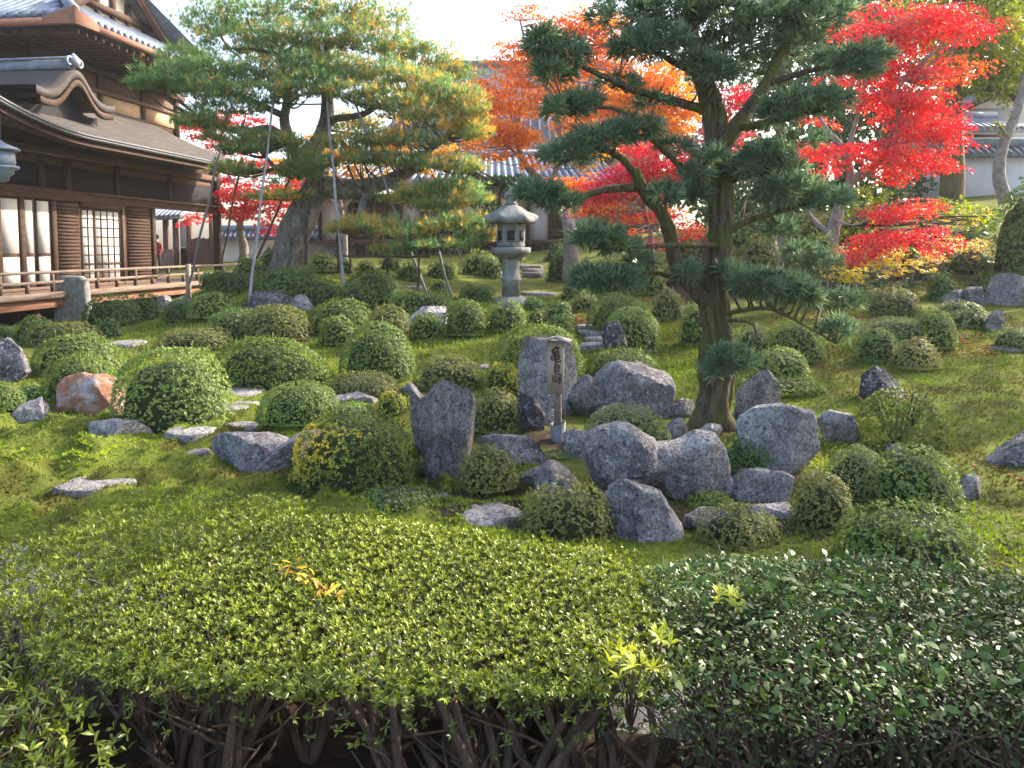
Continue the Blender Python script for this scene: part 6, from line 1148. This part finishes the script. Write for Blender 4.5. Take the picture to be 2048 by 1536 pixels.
# ------------------------------------------------------------------ fallen maple leaves, moss tufts
def litter(name, label, spots, mat, L, seed):
    r = np.random.default_rng(seed); Ps = []
    for u, v, du, dv, n in spots:
        for _ in range(n):
            g6 = gnd(u + r.normal(0, du), v + abs(r.normal(0, dv)) * (1 if r.random() < .5 else -1)); Ps.append(g6 + (0, 0, .012))
    P = np.array(Ps); n = len(P); s_ = L * r.uniform(.7, 1.2, n); V, Fa, t_ = leaves(P, np.c_[r.normal(size=(n, 2)), np.zeros(n)], np.array((0, 0, 1.)) + r.normal(0, .3, (n, 3)), s_, s_ * .55, MAPLE, np.clip(.4 + r.normal(0, .25, n), 0, 1))
    o = put(name, mesh(name, V, [Fa], t_), M[mat]); o['kind'] = 'stuff'; o['label'] = label; o['category'] = 'leaves'
litter('fallen_leaves', 'red and orange fallen maple leaves on the ground', [(1150, 625, 20, 14, 260), (1340, 655, 24, 12, 160), (1900, 680, 50, 12, 240), (1640, 635, 60, 10, 200), (1300, 600, 60, 14, 120), (1960, 700, 40, 8, 80), (1160, 660, 30, 14, 60), (1750, 640, 80, 12, 80), (1990, 940, 30, 20, 6)], 'litter', .065, 50)
litter('path_litter', 'brown dead leaves scattered over the moss and the right-hand path', [(2000, 1060, 50, 60, 260), (1960, 980, 40, 40, 120), (1560, 1060, 90, 20, 120), (950, 1010, 50, 14, 60), (300, 930, 160, 40, 130), (1800, 800, 130, 60, 170), (900, 690, 60, 14, 40)], 'brown', .028, 52)
r = np.random.default_rng(51)
def scatter(n, x0, x1, y0, y1):
    P = np.c_[r.uniform(x0, x1, n), r.uniform(y0, y1, n)]; P = P[np.abs(P[:, 0]) < P[:, 1] * .68 + .5]; return np.c_[P, H(P[:, 0], P[:, 1])]
P = scatter(36000, -6.5, .2, 4.7, 11.5); keep = r.random(len(P)) < np.clip(1.5 - P[:, 1] / 11, .25, 1); P = P[keep]
tn = .50 + .75 * fbm(P, 1.3, 61, 3) + .4 * vnoise(P, 4, 62); ch = [tufts(P - (0, 0, .006), np.tile((0, -.1, 1.), (len(P), 1)), .034 * (1 + .3 * vnoise(P, 3, 5)), .34, 4, NEEDLE, np.clip(tn, 0, 1), 5, 60, .4, .06, r)]
P = scatter(42000, 0.5, 9.0, 4.8, 15); P = P[((P[:, 0] > 2.0) & (P[:, 1] > 7)) | (P[:, 1] > 10) | (P[:, 0] > 3.4 + .25 * vnoise(P, 2, 4))]; tn = .50 + .65 * fbm(P, .9, 64, 3) + .35 * vnoise(P, 3.5, 65); ch.append(tufts(P - (0, 0, .006), np.tile((0, -.1, 1.), (len(P), 1)), .038, .42, 3, NEEDLE, np.clip(tn, 0, 1), 5, 65, .4, .06, r))
P = scatter(9000, -.6, 3.6, 4.7, 7.2); ch.append(tufts(P - (0, 0, .006), np.tile((0, -.1, 1.), (len(P), 1)), .028, .36, 4, NEEDLE, np.clip(.45 + .6 * fbm(P, 1.3, 66, 3), 0, 1), 5, 60, .4, .06, r))
P = scatter(20000, -8, 3, 11, 19); ch.append(tufts(P - (0, 0, .006), np.tile((0, -.1, 1.), (len(P), 1)), .05, .5, 3, NEEDLE, np.clip(.5 + .65 * fbm(P, .8, 67, 3) + r.normal(0, .08, len(P)), 0, 1), 5, 65, .4, .06, r))
V, Fa, T_ = [], [], []; off = 0
for a, b_, c in ch: V.append(a); Fa.append(b_ + off); T_.append(c); off += len(a)
mo = put('moss', mesh('moss', np.vstack(V), Fa, np.concatenate(T_)), M['moss']); mo['kind'] = 'stuff'; mo['label'] = 'carpet of green and brownish moss tufts over the ground'; mo['category'] = 'moss'
# ------------------------------------------------------------------ foreground hedges
from bisect import bisect
def inside(poly, P):
    poly = np.asarray(poly); x, y = P[:, 0], P[:, 1]; c = np.zeros(len(P), bool); j = len(poly) - 1
    for i in range(len(poly)):
        xi, yi, xj, yj = *poly[i], *poly[j]; c ^= ((yi > y) != (yj > y)) & (x < (xj - xi) * (y - yi) / (yj - yi + 1e-12) + xi); j = i
    return c
def plane_px(poly, z):
    out = []
    for u, v in poly: d = ray(u, v); t_ = (z - CZ) / d[2]; out.append((d[0] * t_, d[1] * t_))
    return np.array(out)
def edge_dist(poly, P):
    d = np.full(len(P), 9.0)
    for a, b_ in zip(poly, np.roll(poly, -1, 0)):
        e = b_ - a; t_ = np.clip(((P - a) @ e) / (e @ e), 0, 1); d = np.minimum(d, np.linalg.norm(P - a - t_[:, None] * e, axis=1))
    return d
def hedge_pts(poly, n, r):
    lo, hi = poly.min(0), poly.max(0); P = r.uniform(lo, hi, (n, 2)); return P[inside(poly, P)]
def hedge_grid(poly, s, r):
    lo, hi = poly.min(0), poly.max(0); g = np.stack(np.meshgrid(np.arange(lo[0], hi[0], s), np.arange(lo[1], hi[1], s * .9)), -1); g[1::2, :, 0] += s / 2; g = g.reshape(-1, 2) + r.normal(0, s * .2, (g.size // 2, 2)); return g[inside(poly, g)]
def hedge_stems(root, poly, zt, n, r, mat, rad=.02, low=0.0, spread=.45, fine=1.0):
    P = hedge_pts(poly, n * 6, r); c_ = poly.mean(0)
    for q in P[:n]:
        q = q + (c_ - q) * .06; z0 = h1(q[0], q[1]) - .04; base = np.array((q[0], q[1], z0)); parts = []
        for b_ in range(r.integers(3, 6)):
            a = r.uniform(0, 6.28); l_ = r.uniform(.15, spread); tip = base + np.array((math.cos(a) * l_, math.sin(a) * l_, zt - z0 - r.uniform(.06, .14)))
            for _t in range(6):
                if inside(poly, tip[None, :2])[0] and edge_dist(poly, tip[None, :2])[0] > .04: break
                tip[:2] = tip[:2] * .6 + c_ * .4
            else: continue
            mid = (base + tip) / 2 + np.append(r.normal(0, .05, 2), r.uniform(-.08, .02))
            Qs = catmull([base, mid, tip], 5); parts.append(tubev(Qs, np.linspace(rad * r.uniform(.7, 1.2), rad * .35, len(Qs)), 6, .15, b_))
            for c in range(int(3 * fine)):
                s_ = Qs[r.integers(3, len(Qs) - 1)]; e_ = s_ + np.append(r.normal(0, .14, 2), r.uniform(.08, .22)); e_[2] = min(e_[2], zt - .06)
                if not inside(poly, e_[None, :2])[0]: continue
                parts.append(tubev(np.array([s_, (s_ + e_) / 2 + r.normal(0, .02, 3), e_]), np.linspace(rad * .35, .003, 3), 5))
        if not parts: continue
        V, Fs = join(parts); put('stem', mesh('stem', V, Fs, smooth=True), mat, root)
r = np.random.default_rng(60); ZT = .72
def hz(P): return ZT + .030 * fbm(np.c_[P, np.zeros(len(P))], 1.3, 70, 2) + .016 * vnoise(np.c_[P, np.zeros(len(P))], 5.5, 71)
AZ = plane_px([(60, 1275), (130, 1180), (330, 1110), (420, 1060), (560, 1020), (720, 1022), (900, 1048), (1100, 1075), (1230, 1085), (1295, 1150), (1318, 1250), (1345, 1300), (1330, 1340), (1180, 1345), (900, 1348), (600, 1340), (300, 1318), (130, 1296)], ZT)
az = thing('azalea_hedge', 'broad flat-clipped azalea hedge filling the foreground', 'hedge', (AZ[:, 0].mean(), AZ[:, 1].mean(), 0))
def azalea(P, z, N, L, tn, k=8, amin=28, amax=84, tm=LEAF3): return tufts(np.c_[P, z], N, L, .25, k, tm, np.clip(tn, 0, 1), amin, amax, .28, .07, r)
ch = []
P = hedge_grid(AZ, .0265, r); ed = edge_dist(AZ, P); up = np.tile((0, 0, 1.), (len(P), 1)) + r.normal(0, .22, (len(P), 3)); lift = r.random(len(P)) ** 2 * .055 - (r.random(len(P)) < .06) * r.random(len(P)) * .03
P3 = np.c_[P, np.zeros(len(P))]; tn = .52 + .16 * fbm(P3, 1.6, 72, 2) + r.normal(0, .09, len(P)) - lift * 3.0  # tint drops with depth: shade painted between the rosettes
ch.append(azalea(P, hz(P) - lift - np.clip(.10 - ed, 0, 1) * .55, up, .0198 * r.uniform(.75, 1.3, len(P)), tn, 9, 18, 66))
P = hedge_pts(AZ, 9000, r); ch.append(azalea(P, hz(P) - .05 - r.random(len(P)) * .08, np.tile((0, 0, 1.), (len(P), 1)) + r.normal(0, .5, (len(P), 3)), .026, .24 + r.normal(0, .1, len(P)), 7, tm=LEAF2))  # under-layer leaves tinted darker to paint the shade in the gaps
# the clipped front and sides, thinning out downwards over bare stems; tint darkened for shade
for a, b_ in zip(AZ, np.roll(AZ, -1, 0)):
    l_ = np.linalg.norm(b_ - a); e = (b_ - a) / l_; out_n = np.array((e[1], -e[0])); cm = AZ.mean(0); out_n = out_n if (a - cm) @ out_n > 0 else -out_n; n = int(l_ * 260)
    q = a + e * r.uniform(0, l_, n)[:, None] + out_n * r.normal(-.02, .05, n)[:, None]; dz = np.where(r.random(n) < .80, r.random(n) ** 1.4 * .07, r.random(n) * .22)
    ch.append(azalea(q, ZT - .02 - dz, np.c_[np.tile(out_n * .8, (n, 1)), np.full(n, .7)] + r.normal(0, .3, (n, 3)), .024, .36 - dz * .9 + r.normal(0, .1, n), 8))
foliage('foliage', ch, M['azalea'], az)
hedge_stems(az, AZ, ZT, 34, r, M['stem'], .028, fine=2)
# dark glossy hedge at the right
GH = plane_px([(1275, 1120), (1400, 1088), (1560, 1092), (1700, 1098), (1850, 1112), (2048, 1122), (2300, 1140), (2350, 1480), (2048, 1440), (1800, 1420), (1600, 1400), (1420, 1400), (1318, 1375), (1290, 1240)], ZT)
gh = thing('glossy_hedge', 'dark glossy-leaved hedge with grey twigs at the lower right', 'hedge', (GH[:, 0].mean(), GH[:, 1].mean(), 0)); ch = []
def rnd_leaf(P, z, L, tn, tm=LEAF3, wr=.5, flat=.8): n = len(P); D = np.c_[r.normal(size=(n, 2)), r.normal(.25, .5, n)]; return leaves(np.c_[P, z], D, np.array((0, 0, flat)) + r.normal(0, .5, (n, 3)), L, L * wr, tm, np.clip(tn, 0, 1))
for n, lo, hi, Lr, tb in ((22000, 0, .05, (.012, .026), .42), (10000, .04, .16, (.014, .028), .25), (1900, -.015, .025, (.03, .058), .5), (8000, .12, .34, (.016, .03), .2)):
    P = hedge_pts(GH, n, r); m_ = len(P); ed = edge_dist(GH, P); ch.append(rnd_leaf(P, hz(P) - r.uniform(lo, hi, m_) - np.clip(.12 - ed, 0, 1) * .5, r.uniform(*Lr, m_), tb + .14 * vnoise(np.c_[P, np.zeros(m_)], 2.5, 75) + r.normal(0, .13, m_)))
foliage('foliage', ch, M['camellia'], gh)
P = hedge_pts(GH, 1500, r); tw = [tubev(np.array([(q[0], q[1], z - .10), (q[0] + dx * .5, q[1] + dy * .5, z - .05), (q[0] + dx, q[1] + dy, z)]), np.array((.0035, .0028, .0015)), 4) for q, z, (dx, dy) in zip(P, hz(P) - .02 - r.random(len(P)) * .05, r.normal(0, .09, (len(P), 2)))]
V, Fs = join(tw); put('fine_twigs', mesh('fine_twigs', V, Fs), M['stem'], gh, kind='stuff')
hedge_stems(gh, GH, ZT, 36, r, M['stem'], .020, fine=2.5)
# a few bright azalea shoots grown through the glossy hedge, and bold yellow-green ones at the border
def clump(label, u, v, n, L=.045, tn=.75):
    p = plane_px([(u, v)], ZT)[0]; root = thing('azalea_shoot', label, 'shoot', (p[0], p[1], ZT - .1), group='azalea shoots at the hedge border'); q = p + r.normal(0, .045, (n, 2))
    foliage('leaf_rosettes', [azalea(q, ZT + r.uniform(.0, .05, n), np.tile((0, 0, 1.), (n, 1)) + r.normal(0, .3, (n, 3)), L, tn + r.normal(0, .1, n), 10)], M['azalea'], root)
    V, Fs = join([tubev(np.array([(p[0], p[1], ZT - .22), (*((p + a) / 2), ZT - .08), (*a, ZT + .01)]), .004, 5) for a in q]); put('twigs', mesh('twigs', V, Fs), M['stem'], root, kind='stuff')
clump('bright azalea shoot standing inside the glossy hedge', 1470, 1215, 6); clump('yellow-green azalea shoot at the front of the hedge border', 1262, 1335, 9, .05, .9); clump('small azalea shoot at the middle of the hedge border', 1320, 1280, 6, .042, .7)
# leggy hedge with see-through stems at the left
LH = plane_px([(-260, 1130), (-60, 1075), (90, 1062), (190, 1020), (330, 1000), (480, 985), (640, 1000), (560, 1022), (420, 1055), (330, 1105), (190, 1140), (80, 1195), (-260, 1240)], ZT)
lh = thing('leggy_azalea_hedge', 'leggy azalea hedge with bare stems running to the left edge', 'hedge', (LH[:, 0].mean(), LH[:, 1].mean(), 0)); P = hedge_pts(LH, 6500, r); n = len(P)
foliage('foliage', [azalea(P, hz(P) - r.random(n) ** 1.5 * .16, np.tile((0, 0, 1.), (n, 1)) + r.normal(0, .3, (n, 3)), .026, .44 + .15 * fbm(np.c_[P, np.zeros(n)], 2, 77, 2) + r.normal(0, .1, n), 8, tm=LEAF2)], M['azalea'], lh)
hedge_stems(lh, LH, ZT - .05, 26, r, M['twig_grey'], .011, fine=3)
# dark untidy bush in the lower left corner
DB = plane_px([(-300, 1200), (-40, 1190), (90, 1195), (150, 1260), (130, 1340), (260, 1400), (200, 1500), (-300, 1500)], ZT - .05)
db = thing('untidy_bush', 'dark untidy azalea bush in the lower left corner', 'bush', (DB[:, 0].mean(), DB[:, 1].mean(), 0)); P = hedge_pts(DB, 3000, r); n = len(P)
foliage('foliage', [azalea(P, ZT - .06 - r.random(n) ** .8 * .5, r.normal(0, .5, (n, 3)) + (0, -.3, .8), .036, .30 + .2 * vnoise(np.c_[P, np.zeros(n)], 3, 78) + r.normal(0, .12, n), 6)], M['azalea'], db)
hedge_stems(db, DB, ZT - .08, 12, r, M['stem'], .016, fine=2)
# withered golden sprig lying on the azalea hedge
sp = plane_px([(552, 1150), (575, 1138), (600, 1145), (625, 1165), (650, 1180), (672, 1192), (685, 1185)], ZT + .04); sp3 = np.c_[sp, np.full(len(sp), ZT + .045)]
dsp = thing('withered_sprig', 'withered golden sprig lying on top of the azalea hedge', 'sprig', sp3[3]); tube('twig', sp3, .004, M['stem'], dsp, 5)
q = catmull(sp3, 4); q = q[r.integers(0, len(q), 30)] + r.normal(0, .012, (30, 3)); foliage('leaf_mass', [leaves(q, r.normal(size=(30, 3)) * (1, 1, .4), np.array((0, -.3, 1.)) + r.normal(0, .4, (30, 3)), r.uniform(.03, .06, 30), r.uniform(.010, .018, 30), LEAF4, np.clip(r.normal(.5, .3, 30), 0, 1))], M['dry'], dsp)
# added volume imitating veiling lens glare: thin haze over the whole garden
hv = boxv(-210, 200, -50, 230, -2.5, 19); hz_m = bpy.data.materials.new('glare_haze'); hz_m.use_nodes = True; ht = hz_m.node_tree; ht.nodes.remove(ht.nodes['Principled BSDF']); pv = ht.nodes.new('ShaderNodeVolumePrincipled')
pv.inputs['Color'].default_value = (.95, .94, .92, 1); pv.inputs['Density'].default_value = .0007; pv.inputs['Anisotropy'].default_value = .35; ht.links.new(pv.outputs[0], ht.nodes['Material Output'].inputs['Volume'])
hzo = put('glare_haze', mesh('glare_haze', hv, BOXF), hz_m); hzo['kind'] = 'stuff'
for o in _roots:
    if '_o' in o: del o['_o']
